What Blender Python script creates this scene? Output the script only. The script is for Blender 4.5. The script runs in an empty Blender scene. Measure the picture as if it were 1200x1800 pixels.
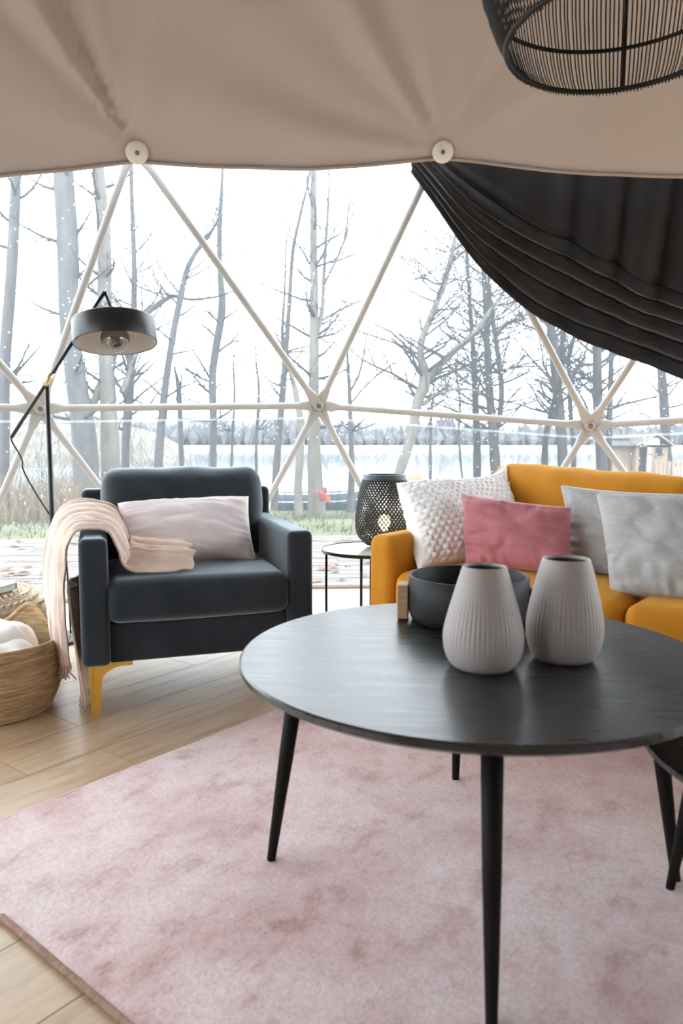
import bpy, bmesh, math, random
import numpy as np
from mathutils import Vector, Matrix, noise

random.seed(7)
SC = bpy.context.scene
COL = SC.collection
PI = math.pi
R = math.radians

# ------------------------------------------------------------------ camera
CAM_H, FPX = 0.85, 1300.0
PITCH = math.atan(125 / 1300)
cam_data = bpy.data.cameras.new('camera')
cam = bpy.data.objects.new('camera', cam_data)
COL.objects.link(cam)
cam.location = (0, 0, CAM_H)
cam.rotation_euler = (PI / 2 - PITCH, 0, 0)
cam_data.sensor_fit = 'VERTICAL'
cam_data.sensor_height = 36.0
cam_data.sensor_width = 24.0
cam_data.lens = FPX / 1800 * 36
cam_data.clip_end = 2000
cam_data.dof.use_dof = True
cam_data.dof.focus_distance = 2.9
cam_data.dof.aperture_fstop = 4.5
SC.camera = cam

# ------------------------------------------------------------------ sky and exposure (overcast daylight)
world = bpy.data.worlds.new('world')
SC.world = world
world.use_nodes = True
bg = world.node_tree.nodes['Background']
bg.inputs['Color'].default_value = (0.87, 0.945, 1.0, 1)
bg.inputs['Strength'].default_value = 6.8
SC.view_settings.view_transform = 'Standard'
SC.view_settings.look = 'None'
SC.view_settings.gamma = 1
SC.view_settings.use_curve_mapping = False
SC.view_settings.exposure = 0.0


# ------------------------------------------------------------------ measuring helpers (photo survey -> metres)
def ray(x, y):
    a, b = (x - 600) / FPX, (900 - y) / FPX
    return Vector((a, math.cos(PITCH) + b * math.sin(PITCH), -math.sin(PITCH) + b * math.cos(PITCH)))


def at(x, y, Y):
    d = ray(x, y)
    return Vector((0, 0, CAM_H)) + d * (Y / d.y)


def onz(x, y, z):
    d = ray(x, y)
    return Vector((0, 0, CAM_H)) + d * ((z - CAM_H) / d.z)


DC, DR = Vector((0.2, 0.5, 0.3)), 3.75      # dome centre and radius


def sph(x, y, rad):
    d = ray(x, y)
    o = Vector((0, 0, CAM_H)) - DC
    A, B, C = d.dot(d), 2 * d.dot(o), o.dot(o) - rad * rad
    return Vector((0, 0, CAM_H)) + d * ((-B + math.sqrt(B * B - 4 * A * C)) / (2 * A))


def dome(phi, th, rad):                    # phi: azimuth from +y towards +x, th: elevation, radians
    return DC + Vector((math.sin(phi) * math.cos(th), math.cos(phi) * math.cos(th), math.sin(th))) * rad


def dome_angles(p):
    v = p - DC
    return math.atan2(v.x, v.y), math.asin(v.z / v.length)


# ------------------------------------------------------------------ mesh helpers
class MB:
    def __init__(self):
        self.v, self.f = [], []

    def add(self, vs, fs):
        o = len(self.v)
        self.v += [tuple(p) for p in vs]
        self.f += [tuple(i + o for i in f) for f in fs]
        return self

    def box(self, lo, hi):
        x0, y0, z0 = lo
        x1, y1, z1 = hi
        vs = [(x0, y0, z0), (x1, y0, z0), (x1, y1, z0), (x0, y1, z0), (x0, y0, z1), (x1, y0, z1), (x1, y1, z1), (x0, y1, z1)]
        return self.add(vs, [(3, 2, 1, 0), (4, 5, 6, 7), (0, 1, 5, 4), (1, 2, 6, 5), (2, 3, 7, 6), (3, 0, 4, 7)])

    def tube(self, pts, rad, n=8, cap=True, flat=None):
        pts = [Vector(p) for p in pts]
        if not hasattr(rad, '__len__'):
            rad = [rad] * len(pts)
        vs, fs = [], []
        t = (pts[1] - pts[0]).normalized()
        up = Vector((0, 0, 1)) if abs(t.z) < 0.9 else Vector((1, 0, 0))
        nrm = t.cross(up).normalized()
        for i, p in enumerate(pts):
            if i == 0:
                t = pts[1] - pts[0]
            elif i == len(pts) - 1:
                t = pts[-1] - pts[-2]
            else:
                t = pts[i + 1] - pts[i - 1]
            t.normalize()
            nrm = (nrm - t * nrm.dot(t))
            if nrm.length < 1e-6:
                nrm = t.orthogonal()
            nrm.normalize()
            b = t.cross(nrm)
            for k in range(n):
                a = 2 * PI * k / n
                vs.append(p + nrm * (math.cos(a) * rad[i]) + b * (math.sin(a) * rad[i]))
        for i in range(len(pts) - 1):
            for k in range(n):
                k2 = (k + 1) % n
                fs.append((i * n + k, i * n + k2, (i + 1) * n + k2, (i + 1) * n + k))
        if cap:
            fs.append(tuple(range(n - 1, -1, -1)))
            o = (len(pts) - 1) * n
            fs.append(tuple(o + k for k in range(n)))
        return self.add(vs, fs)

    def lathe(self, prof, seg=48, rfun=None):
        vs, fs = [], []
        m = len(prof)
        for k in range(seg):
            a = 2 * PI * k / seg
            for (r, z) in prof:
                rr = r if rfun is None else rfun(r, z, a)
                vs.append((rr * math.cos(a), rr * math.sin(a), z))
        for k in range(seg):
            k2 = (k + 1) % seg
            for i in range(m - 1):
                fs.append((k * m + i, k2 * m + i, k2 * m + i + 1, k * m + i + 1))
        return self.add(vs, fs)

    def grid(self, fun, nu, nv, close_u=False):
        vs = [fun(i / nu, j / nv) for i in range(nu + 1) for j in range(nv + 1)]
        fs = [(i * (nv + 1) + j, (i + 1) * (nv + 1) + j, (i + 1) * (nv + 1) + j + 1, i * (nv + 1) + j + 1) for i in range(nu) for j in range(nv)]
        return self.add(vs, fs)

    def build(self, name, mat, parent=None, smooth=True, loc=None, solid=None, bevel=None, weld=False):
        me = bpy.data.meshes.new(name)
        me.from_pydata(self.v, [], self.f)
        if weld:
            bm = bmesh.new(); bm.from_mesh(me)
            bmesh.ops.remove_doubles(bm, verts=bm.verts, dist=1e-5)
            bmesh.ops.recalc_face_normals(bm, faces=bm.faces)
            bm.to_mesh(me); bm.free()
        if smooth:
            me.polygons.foreach_set('use_smooth', [True] * len(me.polygons))
        me.materials.append(mat)
        me.update()
        o = link(name, me, parent)
        if loc is not None:
            o.location = loc
        if solid:
            md = o.modifiers.new('thickness', 'SOLIDIFY'); md.thickness = solid; md.offset = 0
        if bevel:
            md = o.modifiers.new('soft_edge', 'BEVEL'); md.width = bevel; md.segments = 2; md.limit_method = 'ANGLE'
        return o


def link(name, data, parent=None):
    o = bpy.data.objects.new(name, data)
    COL.objects.link(o)
    if parent is not None:
        o.parent = parent
    return o


def tag(o, label=None, cat=None, group=None, kind=None):
    if label: o['label'] = label
    if cat: o['category'] = cat
    if group: o['group'] = group
    if kind: o['kind'] = kind
    return o


def thing(name, label, cat, loc=(0, 0, 0), rz=0, group=None, kind=None):
    o = link(name, None)
    o.location = loc
    o.rotation_euler = (0, 0, rz)
    o.empty_display_size = 0.1
    return tag(o, label, cat, group, kind)


def axis_coords(h, r, n):
    e = [0, 0.08, 0.25, 0.5, 0.75]
    a = [-h + r * t for t in e]
    inner = [-(h - r) + 2 * (h - r) * i / n for i in range(n + 1)]
    return a + inner + [-t for t in reversed(a)]


def soft_box(sx, sy, sz, r, bulge=(0, 0, 0), n=8, wrinkle=0.0, seed=0):
    """rounded, slightly stuffed box centred on the origin"""
    h = [sx / 2, sy / 2, sz / 2]
    c = [axis_coords(h[k], min(r, h[k] * 0.98), n) for k in range(3)]
    mb = MB()

    def mapp(p):
        q = [max(-(h[k] - r), min(h[k] - r, p[k])) if h[k] > r else 0 for k in range(3)]
        d = Vector([p[k] - q[k] for k in range(3)])
        # even arc spacing
        if d.length > 1e-9:
            w = max(abs(x) for x in d) / r
            d = Vector([math.tan(max(-1, min(1, x / (r * max(w, 1e-6)))) * PI / 4) for x in d])
            d = d.normalized() * r * w
        o = [q[k] + d[k] for k in range(3)]
        out = list(o)
        for k in range(3):
            if bulge[k]:
                a, b = (k + 1) % 3, (k + 2) % 3
                f = max(0, 1 - (o[a] / h[a]) ** 2) * max(0, 1 - (o[b] / h[b]) ** 2)
                out[k] += bulge[k] * (o[k] / h[k]) * f ** 0.7
        if wrinkle:
            nv = Vector((out[0] * 5 + seed * 3.1, out[1] * 5, out[2] * 5))
            w = noise.noise(nv) * 0.6 + noise.noise(nv * 2.3) * 0.4
            dd = Vector(o).normalized()
            for k in range(3):
                out[k] += dd[k] * w * wrinkle
        return out
    for k in range(3):
        a, b = (k + 1) % 3, (k + 2) % 3
        na, nb = len(c[a]) - 1, len(c[b]) - 1
        for s in (-1, 1):
            def fn(u, v, k=k, a=a, b=b, s=s, na=na, nb=nb):
                p = [0, 0, 0]
                p[k] = s * h[k]
                p[a] = c[a][round(u * na)]
                p[b] = c[b][round(v * nb)]
                if s < 0:
                    p[a] = -p[a]
                return mapp(p)
            mb.grid(fn, na, nb)
    return mb


def add_soft(name, size, center, r, mat, parent, bulge=(0, 0, 0), wrinkle=0.0, seed=0, rot=(0, 0, 0), n=8):
    o = soft_box(*size, r, bulge, n, wrinkle, seed).build(name, mat, parent, weld=True)
    o.location = center
    o.rotation_euler = rot
    return o


# ------------------------------------------------------------------ materials
def ramp(nt, fac, stops):
    n = nt.nodes.new('ShaderNodeValToRGB')
    el = n.color_ramp.elements
    while len(el) < len(stops):
        el.new(0.5)
    for e, (p, c) in zip(el, stops):
        e.position = p
        e.color = (*c, 1)
    nt.links.new(fac, n.inputs['Fac'])
    return n.outputs['Color']


def tex_coord(nt, scale=(1, 1, 1), rot=(0, 0, 0), kind='Object'):
    tc = nt.nodes.new('ShaderNodeTexCoord')
    mp = nt.nodes.new('ShaderNodeMapping')
    mp.inputs['Scale'].default_value = scale
    mp.inputs['Rotation'].default_value = rot
    nt.links.new(tc.outputs[kind], mp.inputs['Vector'])
    return mp.outputs['Vector']


def noise_tex(nt, vec, scale, detail=4, rough=0.55, dist=0.0):
    n = nt.nodes.new('ShaderNodeTexNoise')
    n.inputs['Scale'].default_value = scale
    n.inputs['Detail'].default_value = detail
    n.inputs['Roughness'].default_value = rough
    n.inputs['Distortion'].default_value = dist
    nt.links.new(vec, n.inputs['Vector'])
    return n.outputs['Fac']


def bump(nt, height, strength, dist, bsdf, prev=None):
    b = nt.nodes.new('ShaderNodeBump')
    b.inputs['Strength'].default_value = strength
    b.inputs['Distance'].default_value = dist
    nt.links.new(height, b.inputs['Height'])
    if prev is not None:
        nt.links.new(prev, b.inputs['Normal'])
    nt.links.new(b.outputs['Normal'], bsdf.inputs['Normal'])
    return b.outputs['Normal']


def M(name, col, rough=0.6, col2=None, nscale=6, stretch=(1, 1, 1), lo=0.35, hi=0.65, bscale=None, bstr=0.3, bdist=0.002,
      bstretch=None, sheen=0.0, sheen_tint=None, metal=0.0, spec=0.5, coat=0.0, detail=4):
    m = bpy.data.materials.new(name)
    m.use_nodes = True
    nt = m.node_tree
    b = nt.nodes['Principled BSDF']
    b.inputs['Base Color'].default_value = (*col, 1)
    b.inputs['Roughness'].default_value = rough
    b.inputs['Metallic'].default_value = metal
    b.inputs['Specular IOR Level'].default_value = spec
    b.inputs['Coat Weight'].default_value = coat
    if sheen:
        b.inputs['Sheen Weight'].default_value = sheen
        b.inputs['Sheen Roughness'].default_value = 0.4
        b.inputs['Sheen Tint'].default_value = (*(sheen_tint or col), 1)
    if col2 is not None:
        v = tex_coord(nt, stretch)
        f = noise_tex(nt, v, nscale, detail)
        nt.links.new(ramp(nt, f, [(lo, col), (hi, col2)]), b.inputs['Base Color'])
    if bscale:
        v = tex_coord(nt, bstretch or (1, 1, 1))
        bump(nt, noise_tex(nt, v, bscale, 3), bstr, bdist, b)
    return m


MAT = {}
MAT['canvas'] = M('beige_canvas', (0.505, 0.450, 0.430), 0.85, bscale=260, bstr=0.08, bdist=0.001)
MAT['hem'] = M('canvas_hem', (0.40, 0.34, 0.31), 0.8)
MAT['wall_canvas'] = M('taupe_canvas_wall', (0.34, 0.315, 0.295), 0.85, bscale=260, bstr=0.08, bdist=0.001)
MAT['white_disc'] = M('white_plastic', (0.82, 0.80, 0.77), 0.4)
MAT['strut'] = M('white_painted_steel', (0.42, 0.412, 0.402), 0.35, (0.38, 0.37, 0.357), 9)
MAT['steel'] = M('zinc_steel', (0.30, 0.31, 0.30), 0.35, metal=1.0)
MAT['charcoal'] = M('charcoal_velvet', (0.019, 0.024, 0.029), 0.75, (0.027, 0.033, 0.039), 7, sheen=1.0, sheen_tint=(0.66, 0.75, 0.83), bscale=400, bstr=0.1, spec=0.15)
MAT['mustard'] = M('mustard_velvet', (0.60, 0.245, 0.018), 0.75, (0.68, 0.29, 0.026), 7, sheen=0.35, sheen_tint=(0.95, 0.62, 0.2), bscale=400, bstr=0.1, spec=0.2)
MAT['gold'] = M('gold_painted_metal', (0.72, 0.42, 0.07), 0.35, metal=0.55)
MAT['lilac'] = M('pale_lilac_velvet', (0.74, 0.665, 0.68), 0.7, (0.80, 0.73, 0.745), 6, sheen=0.4, sheen_tint=(1, 0.93, 0.93), bscale=300, bstr=0.1, spec=0.2)
MAT['rose'] = M('dusty_rose_velvet', (0.42, 0.145, 0.165), 0.7, (0.50, 0.19, 0.21), 7, sheen=0.45, sheen_tint=(1, 0.7, 0.75), bscale=300, bstr=0.1, spec=0.2)
MAT['linen'] = M('pale_grey_linen', (0.40, 0.40, 0.395), 0.85, (0.47, 0.47, 0.465), 60, (1, 1, 6), bscale=500, bstr=0.35, bdist=0.0015, sheen=0.15, sheen_tint=(1, 1, 1))
MAT['knit'] = M('white_knit_wool', (0.94, 0.94, 0.935), 0.9, (0.96, 0.96, 0.96), 30, bscale=300, bstr=0.3, sheen=0.2, sheen_tint=(1, 1, 1))
MAT['throw'] = M('blush_wool', (0.72, 0.56, 0.47), 0.9, (0.80, 0.65, 0.56), 25, (1, 1, 1), bscale=350, bstr=0.6, bdist=0.003, sheen=0.35, sheen_tint=(1, 0.9, 0.8))
MAT['black_metal'] = M('black_powder_coat', (0.012, 0.013, 0.015), 0.38, spec=0.5)
MAT['shade_inner'] = M('white_enamel', (0.62, 0.60, 0.58), 0.5)
MAT['brass'] = M('pale_brass', (0.70, 0.58, 0.36), 0.3, metal=0.8)
MAT['rattan_black'] = M('black_rattan', (0.009, 0.007, 0.0065), 0.65, (0.016, 0.012, 0.011), 20, bscale=120, bstr=0.2)
MAT['bamboo_black'] = M('black_bamboo', (0.018, 0.016, 0.014), 0.45, (0.030, 0.026, 0.023), 30)
MAT['ring_grey'] = M('grey_lacquered_ring', (0.07, 0.085, 0.10), 0.45)
MAT['vase'] = M('taupe_stoneware', (0.335, 0.295, 0.28), 0.55, (0.36, 0.32, 0.305), 14, bscale=200, bstr=0.06)
MAT['vase_in'] = M('dark_vase_inside', (0.05, 0.035, 0.03), 0.5)  # darker brown inside than the vase body
MAT['bowl'] = M('black_ceramic', (0.009, 0.009, 0.010), 0.5, (0.013, 0.013, 0.014), 9, spec=0.22)
MAT['oak'] = M('oiled_oak', (0.42, 0.26, 0.15), 0.55, (0.52, 0.34, 0.21), 14, (1, 1, 8))
MAT['green_rim'] = M('dark_green_enamel', (0.05, 0.075, 0.05), 0.35)
MAT['tray_reflection'] = M('tray_painted_reflection', (0.72, 0.73, 0.70), 0.12, spec=0.8)  # white reflection on the mirror top put into its base colour
MAT['towel'] = M('white_cotton', (0.86, 0.87, 0.86), 0.9, bscale=300, bstr=0.3)
MAT['curtain'] = M('black_velvet', (0.014, 0.0135, 0.0145), 0.8, (0.019, 0.018, 0.019), 5, sheen=0.6, sheen_tint=(0.6, 0.58, 0.6), bscale=350, bstr=0.1, spec=0.15)
MAT['bark'] = M('grey_bark', (0.062, 0.062, 0.064), 0.9, (0.105, 0.10, 0.098), 3.5, (2.5, 2.5, 0.6), bscale=14, bstr=0.8, bdist=0.03, bstretch=(1.5, 1.5, 0.3))
MAT['bark_dark'] = M('dark_bark', (0.026, 0.025, 0.026), 0.9, (0.058, 0.054, 0.052), 3.5, (2.5, 2.5, 0.6), bscale=14, bstr=0.8, bdist=0.03, bstretch=(1.5, 1.5, 0.3))  # darker bark tone for the right-hand trees
MAT['bark_pale'] = M('pale_mossy_bark', (0.115, 0.105, 0.09), 0.9, (0.175, 0.16, 0.135), 3.0, (2.5, 2.5, 0.6), bscale=14, bstr=0.8, bdist=0.03, bstretch=(1.5, 1.5, 0.3))
MAT['twig'] = M('dark_twigs', (0.034, 0.032, 0.033), 0.9)
MAT['reed'] = M('dry_reed', (0.22, 0.165, 0.105), 0.9, (0.15, 0.115, 0.075), 4)
MAT['forest'] = M('haze_tinted_forest', (0.075, 0.078, 0.085), 1.0, (0.13, 0.13, 0.135), 0.35, (1, 1, 0.25))  # distance haze put into the blue-grey colour of forest and hills
MAT['bank'] = M('pale_bank', (0.62, 0.60, 0.56), 1.0, (0.70, 0.69, 0.66), 0.2)
MAT['hull'] = M('teal_hull', (0.028, 0.055, 0.065), 0.5, (0.042, 0.075, 0.085), 5)
MAT['hull_white'] = M('white_gunwale', (0.7, 0.72, 0.72), 0.5)
MAT['orange'] = M('orange_nylon', (0.42, 0.06, 0.02), 0.6)
MAT['red'] = M('red_nylon', (0.26, 0.035, 0.028), 0.6)
MAT['hut_wood'] = M('pale_timber', (0.27, 0.20, 0.15), 0.85, (0.32, 0.245, 0.185), 5, (1, 1, 6))
MAT['hut_roof'] = M('grey_roof_felt', (0.055, 0.052, 0.053), 0.9, (0.08, 0.075, 0.075), 6)
MAT['hut_dark'] = M('dark_interior', (0.04, 0.04, 0.045), 0.9)
MAT['hut_white'] = M('white_paint', (0.8, 0.8, 0.8), 0.7)
MAT['dead_leaf'] = M('brown_leaf', (0.12, 0.06, 0.035), 0.9, (0.18, 0.10, 0.06), 3)
MAT['table_leg'] = M('black_stained_leg', (0.007, 0.006, 0.0055), 0.6, (0.011, 0.009, 0.008), 8, (8, 8, 1), spec=0.12)
MAT['book'] = M('grey_card', (0.45, 0.43, 0.42), 0.7)


def mat_wood_table():
    m = bpy.data.materials.new('black_stained_ash')
    m.use_nodes = True
    nt = m.node_tree
    b = nt.nodes['Principled BSDF']
    v = tex_coord(nt, (1.2, 14, 14), (0, 0, R(12)))
    f = noise_tex(nt, v, 5, 6, 0.65, 0.6)
    nt.links.new(ramp(nt, f, [(0.3, (0.010, 0.011, 0.012)), (0.7, (0.026, 0.027, 0.028))]), b.inputs['Base Color'])
    rr = ramp(nt, f, [(0.3, (0.25,) * 3), (0.7, (0.33,) * 3)])
    nt.links.new(rr, b.inputs['Roughness'])
    b.inputs['Specular IOR Level'].default_value = 0.68
    bump(nt, f, 0.05, 0.001, b)
    return m


def mat_floor_oak():
    m = bpy.data.materials.new('oak_laminate')
    m.use_nodes = True
    nt = m.node_tree
    b = nt.nodes['Principled BSDF']
    oi = nt.nodes.new('ShaderNodeObjectInfo')
    tc = nt.nodes.new('ShaderNodeTexCoord')
    va = nt.nodes.new('ShaderNodeVectorMath'); va.operation = 'ADD'
    cx = nt.nodes.new('ShaderNodeCombineXYZ')
    ml = nt.nodes.new('ShaderNodeMath'); ml.operation = 'MULTIPLY'; ml.inputs[1].default_value = 37
    nt.links.new(oi.outputs['Random'], ml.inputs[0])
    nt.links.new(ml.outputs[0], cx.inputs['X']); nt.links.new(ml.outputs[0], cx.inputs['Y'])
    nt.links.new(tc.outputs['Object'], va.inputs[0]); nt.links.new(cx.outputs[0], va.inputs[1])
    mp = nt.nodes.new('ShaderNodeMapping'); mp.inputs['Scale'].default_value = (1.0, 9, 9)
    nt.links.new(va.outputs[0], mp.inputs['Vector'])
    f = noise_tex(nt, mp.outputs['Vector'], 3.2, 6, 0.6, 0.8)
    c = ramp(nt, f, [(0.28, (0.37, 0.25, 0.15)), (0.5, (0.51, 0.365, 0.235)), (0.72, (0.60, 0.455, 0.315))])
    mx = nt.nodes.new('ShaderNodeMix'); mx.data_type = 'RGBA'; mx.blend_type = 'MULTIPLY'
    mx.inputs[0].default_value = 1
    nt.links.new(c, mx.inputs[6])
    nt.links.new(ramp(nt, oi.outputs['Random'], [(0, (0.86, 0.84, 0.82)), (1, (1, 1, 1))]), mx.inputs[7])
    nt.links.new(mx.outputs[2], b.inputs['Base Color'])
    b.inputs['Roughness'].default_value = 0.36
    b.inputs['Specular IOR Level'].default_value = 0.5
    bump(nt, f, 0.08, 0.002, b)
    return m


def mat_rug():
    m = bpy.data.materials.new('distressed_pink_pile')
    m.use_nodes = True
    nt = m.node_tree
    b = nt.nodes['Principled BSDF']
    v = tex_coord(nt)
    big = noise_tex(nt, v, 2.3, 5, 0.62, 0.4)
    v2 = tex_coord(nt, (1.0, 1.35, 1))
    mid = noise_tex(nt, v2, 7.5, 7, 0.72)
    c1 = ramp(nt, big, [(0.32, (0.55, 0.36, 0.345)), (0.44, (0.70, 0.55, 0.54)), (0.55, (0.78, 0.66, 0.66)), (0.70, (0.74, 0.66, 0.63))])
    c2 = ramp(nt, mid, [(0.34, (0.68, 0.53, 0.51)), (0.46, (0.93, 0.86, 0.85)), (0.64, (1.0, 1.0, 1.0))])
    mx = nt.nodes.new('ShaderNodeMix'); mx.data_type = 'RGBA'; mx.blend_type = 'MULTIPLY'
    mx.inputs[0].default_value = 0.9
    nt.links.new(c1, mx.inputs[6]); nt.links.new(c2, mx.inputs[7])
    fine = noise_tex(nt, v, 120, 4, 0.7)
    c3 = ramp(nt, fine, [(0.30, (0.80, 0.77, 0.76)), (0.6, (1, 1, 1))])
    mx2 = nt.nodes.new('ShaderNodeMix'); mx2.data_type = 'RGBA'; mx2.blend_type = 'MULTIPLY'
    mx2.inputs[0].default_value = 1
    nt.links.new(mx.outputs[2], mx2.inputs[6]); nt.links.new(c3, mx2.inputs[7])
    nt.links.new(mx2.outputs[2], b.inputs['Base Color'])
    b.inputs['Roughness'].default_value = 0.95
    b.inputs['Specular IOR Level'].default_value = 0.1
    b.inputs['Sheen Weight'].default_value = 0.3
    b.inputs['Sheen Tint'].default_value = (1, 0.9, 0.9, 1)
    n1 = bump(nt, fine, 0.5, 0.004, b)
    bump(nt, mid, 0.4, 0.01, b, n1)
    return m


def mat_film():
    """clear soft plastic: lets the view through, scatters a little daylight, beaded with drops"""
    m = bpy.data.materials.new('clear_plastic_film')
    m.use_nodes = True
    nt = m.node_tree
    for n in list(nt.nodes):
        nt.nodes.remove(n)
    out = nt.nodes.new('ShaderNodeOutputMaterial')
    tr = nt.nodes.new('ShaderNodeBsdfTransparent'); tr.inputs['Color'].default_value = (0.97, 0.975, 0.98, 1)
    tl = nt.nodes.new('ShaderNodeBsdfTranslucent'); tl.inputs['Color'].default_value = (0.86, 0.93, 1.0, 1)
    v = tex_coord(nt)
    vo = nt.nodes.new('ShaderNodeTexVoronoi'); vo.inputs['Scale'].default_value = 30
    nt.links.new(v, vo.inputs['Vector'])
    lt = nt.nodes.new('ShaderNodeMath'); lt.operation = 'LESS_THAN'; lt.inputs[1].default_value = 0.16
    nt.links.new(vo.outputs['Distance'], lt.inputs[0])
    patch = noise_tex(nt, v, 1.7, 3)
    gt = nt.nodes.new('ShaderNodeMath'); gt.operation = 'GREATER_THAN'; gt.inputs[1].default_value = 0.47
    nt.links.new(patch, gt.inputs[0])
    mu = nt.nodes.new('ShaderNodeMath'); mu.operation = 'MULTIPLY'
    nt.links.new(lt.outputs[0], mu.inputs[0]); nt.links.new(gt.outputs[0], mu.inputs[1])
    ma = nt.nodes.new('ShaderNodeMath'); ma.operation = 'MULTIPLY_ADD'
    ma.inputs[1].default_value = 0.20; ma.inputs[2].default_value = 0.066
    nt.links.new(mu.outputs[0], ma.inputs[0])
    mix = nt.nodes.new('ShaderNodeMixShader')
    nt.links.new(ma.outputs[0], mix.inputs[0])
    nt.links.new(tr.outputs[0], mix.inputs[1]); nt.links.new(tl.outputs[0], mix.inputs[2])
    nt.links.new(mix.outputs[0], out.inputs[0])
    return m


def mat_film_seam():
    m = bpy.data.materials.new('welded_film_seam')
    m.use_nodes = True
    nt = m.node_tree
    for n in list(nt.nodes):
        nt.nodes.remove(n)
    out = nt.nodes.new('ShaderNodeOutputMaterial')
    tr = nt.nodes.new('ShaderNodeBsdfTransparent')
    tl = nt.nodes.new('ShaderNodeBsdfTranslucent'); tl.inputs['Color'].default_value = (0.95, 0.97, 1, 1)
    mix = nt.nodes.new('ShaderNodeMixShader'); mix.inputs[0].default_value = 0.13
    nt.links.new(tr.outputs[0], mix.inputs[1]); nt.links.new(tl.outputs[0], mix.inputs[2])
    nt.links.new(mix.outputs[0], out.inputs[0])
    return m


def mat_emit(name, col, strength):
    m = bpy.data.materials.new(name)
    m.use_nodes = True
    b = m.node_tree.nodes['Principled BSDF']
    b.inputs['Base Color'].default_value = (*col, 1)
    b.inputs['Emission Color'].default_value = (*col, 1)
    b.inputs['Emission Strength'].default_value = strength
    return m


def mat_mirror_bulb():
    m = bpy.data.materials.new('smoked_bulb_glass')
    m.use_nodes = True
    b = m.node_tree.nodes['Principled BSDF']
    v = tex_coord(m.node_tree)
    f = noise_tex(m.node_tree, v, 3)
    m.node_tree.links.new(ramp(m.node_tree, f, [(0.4, (0.20, 0.18, 0.17)), (0.6, (0.24, 0.22, 0.20))]), b.inputs['Base Color'])
    b.inputs['Metallic'].default_value = 0.9
    b.inputs['Roughness'].default_value = 0.18
    return m


def mat_water():
    m = M('lake_water', (0.20, 0.24, 0.27), 0.06, spec=0.5)
    nt = m.node_tree
    b = nt.nodes['Principled BSDF']
    v = tex_coord(nt, (0.25, 1, 1))
    bump(nt, noise_tex(nt, v, 1.2, 3), 0.12, 0.05, b)
    b.inputs['IOR'].default_value = 1.33
    return m


def mat_grass():
    m = M('winter_turf', (0.060, 0.078, 0.028), 0.95, (0.125, 0.112, 0.058), 0.9, lo=0.4, hi=0.62, bscale=25, bstr=0.8, bdist=0.04)
    return m


def mat_basket():
    m = bpy.data.materials.new('seagrass_coil')
    m.use_nodes = True
    nt = m.node_tree
    b = nt.nodes['Principled BSDF']
    v = tex_coord(nt, (9, 9, 60))
    f = noise_tex(nt, v, 1.6, 5, 0.6)
    nt.links.new(ramp(nt, f, [(0.3, (0.25, 0.15, 0.07)), (0.5, (0.44, 0.29, 0.155)), (0.7, (0.56, 0.40, 0.235))]), b.inputs['Base Color'])
    b.inputs['Roughness'].default_value = 0.85
    v2 = tex_coord(nt, (40, 40, 12))
    bump(nt, noise_tex(nt, v2, 3, 3), 0.5, 0.004, b)
    return m


MAT['table'] = mat_wood_table()
MAT['oak_floor'] = mat_floor_oak()
MAT['rug'] = mat_rug()
MAT['rug_edge'] = M('brown_binding', (0.16, 0.085, 0.055), 0.95, (0.24, 0.14, 0.10), 60, bscale=200, bstr=0.5)
MAT['film'] = mat_film()
MAT['film_seam'] = mat_film_seam()
MAT['bulb_on'] = mat_emit('glowing_filament_bulb', (1.0, 0.72, 0.36), 14)
MAT['bulb_off'] = mat_mirror_bulb()
MAT['water'] = mat_water()
MAT['grass'] = mat_grass()
MAT['basket'] = mat_basket()
MAT['straw'] = M('braided_straw', (0.58, 0.45, 0.30), 0.85, (0.70, 0.58, 0.42), 18, bscale=90, bstr=0.4)
MAT['deck'] = M('weathered_deck', (0.095, 0.078, 0.068), 0.85, (0.215, 0.195, 0.18), 2.2, (0.6, 5, 5), spec=0.12, bscale=12, bstr=0.2, bdist=0.004, bstretch=(1, 8, 8))
MAT['subfloor'] = M('dark_underlay', (0.10, 0.07, 0.05), 0.9)

# ================================================================== STRUCTURE
WIN0, WIN1 = R(-122), R(96)      # the part of the dome that is clear film; unseen ends widened for light


# ---- floor of oak planks laid on a round base
floor = thing('floor', 'oak laminate floor of long planks filling the round room', 'floor', (0, 0, 0), kind='structure')
FR = math.sqrt(DR ** 2 - DC.z ** 2) + 0.02
mb = MB()
n = 96
mb.add([(DC.x + FR * math.cos(2 * PI * k / n), DC.y + FR * math.sin(2 * PI * k / n), -0.012) for k in range(n)] +
       [(DC.x + FR * math.cos(2 * PI * k / n), DC.y + FR * math.sin(2 * PI * k / n), -0.14) for k in range(n)],
       [tuple(range(n))] + [(k, n + k, n + (k + 1) % n, (k + 1) % n) for k in range(n)])
mb.build('underlay', MAT['subfloor'], floor, smooth=False)


def clip_circle(poly, c, r, n=72):
    out = poly
    for k in range(n):
        a = 2 * PI * k / n
        nx, ny = math.cos(a), math.sin(a)
        lim = nx * c[0] + ny * c[1] + r
        res = []
        for i in range(len(out)):
            p, q = out[i], out[(i + 1) % len(out)]
            dp, dq = nx * p[0] + ny * p[1] - lim, nx * q[0] + ny * q[1] - lim
            if dp <= 0:
                res.append(p)
            if (dp < 0 < dq) or (dq < 0 < dp):
                t = dp / (dp - dq)
                res.append((p[0] + (q[0] - p[0]) * t, p[1] + (q[1] - p[1]) * t))
        out = res
        if len(out) < 3:
            return []
    return out


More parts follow.
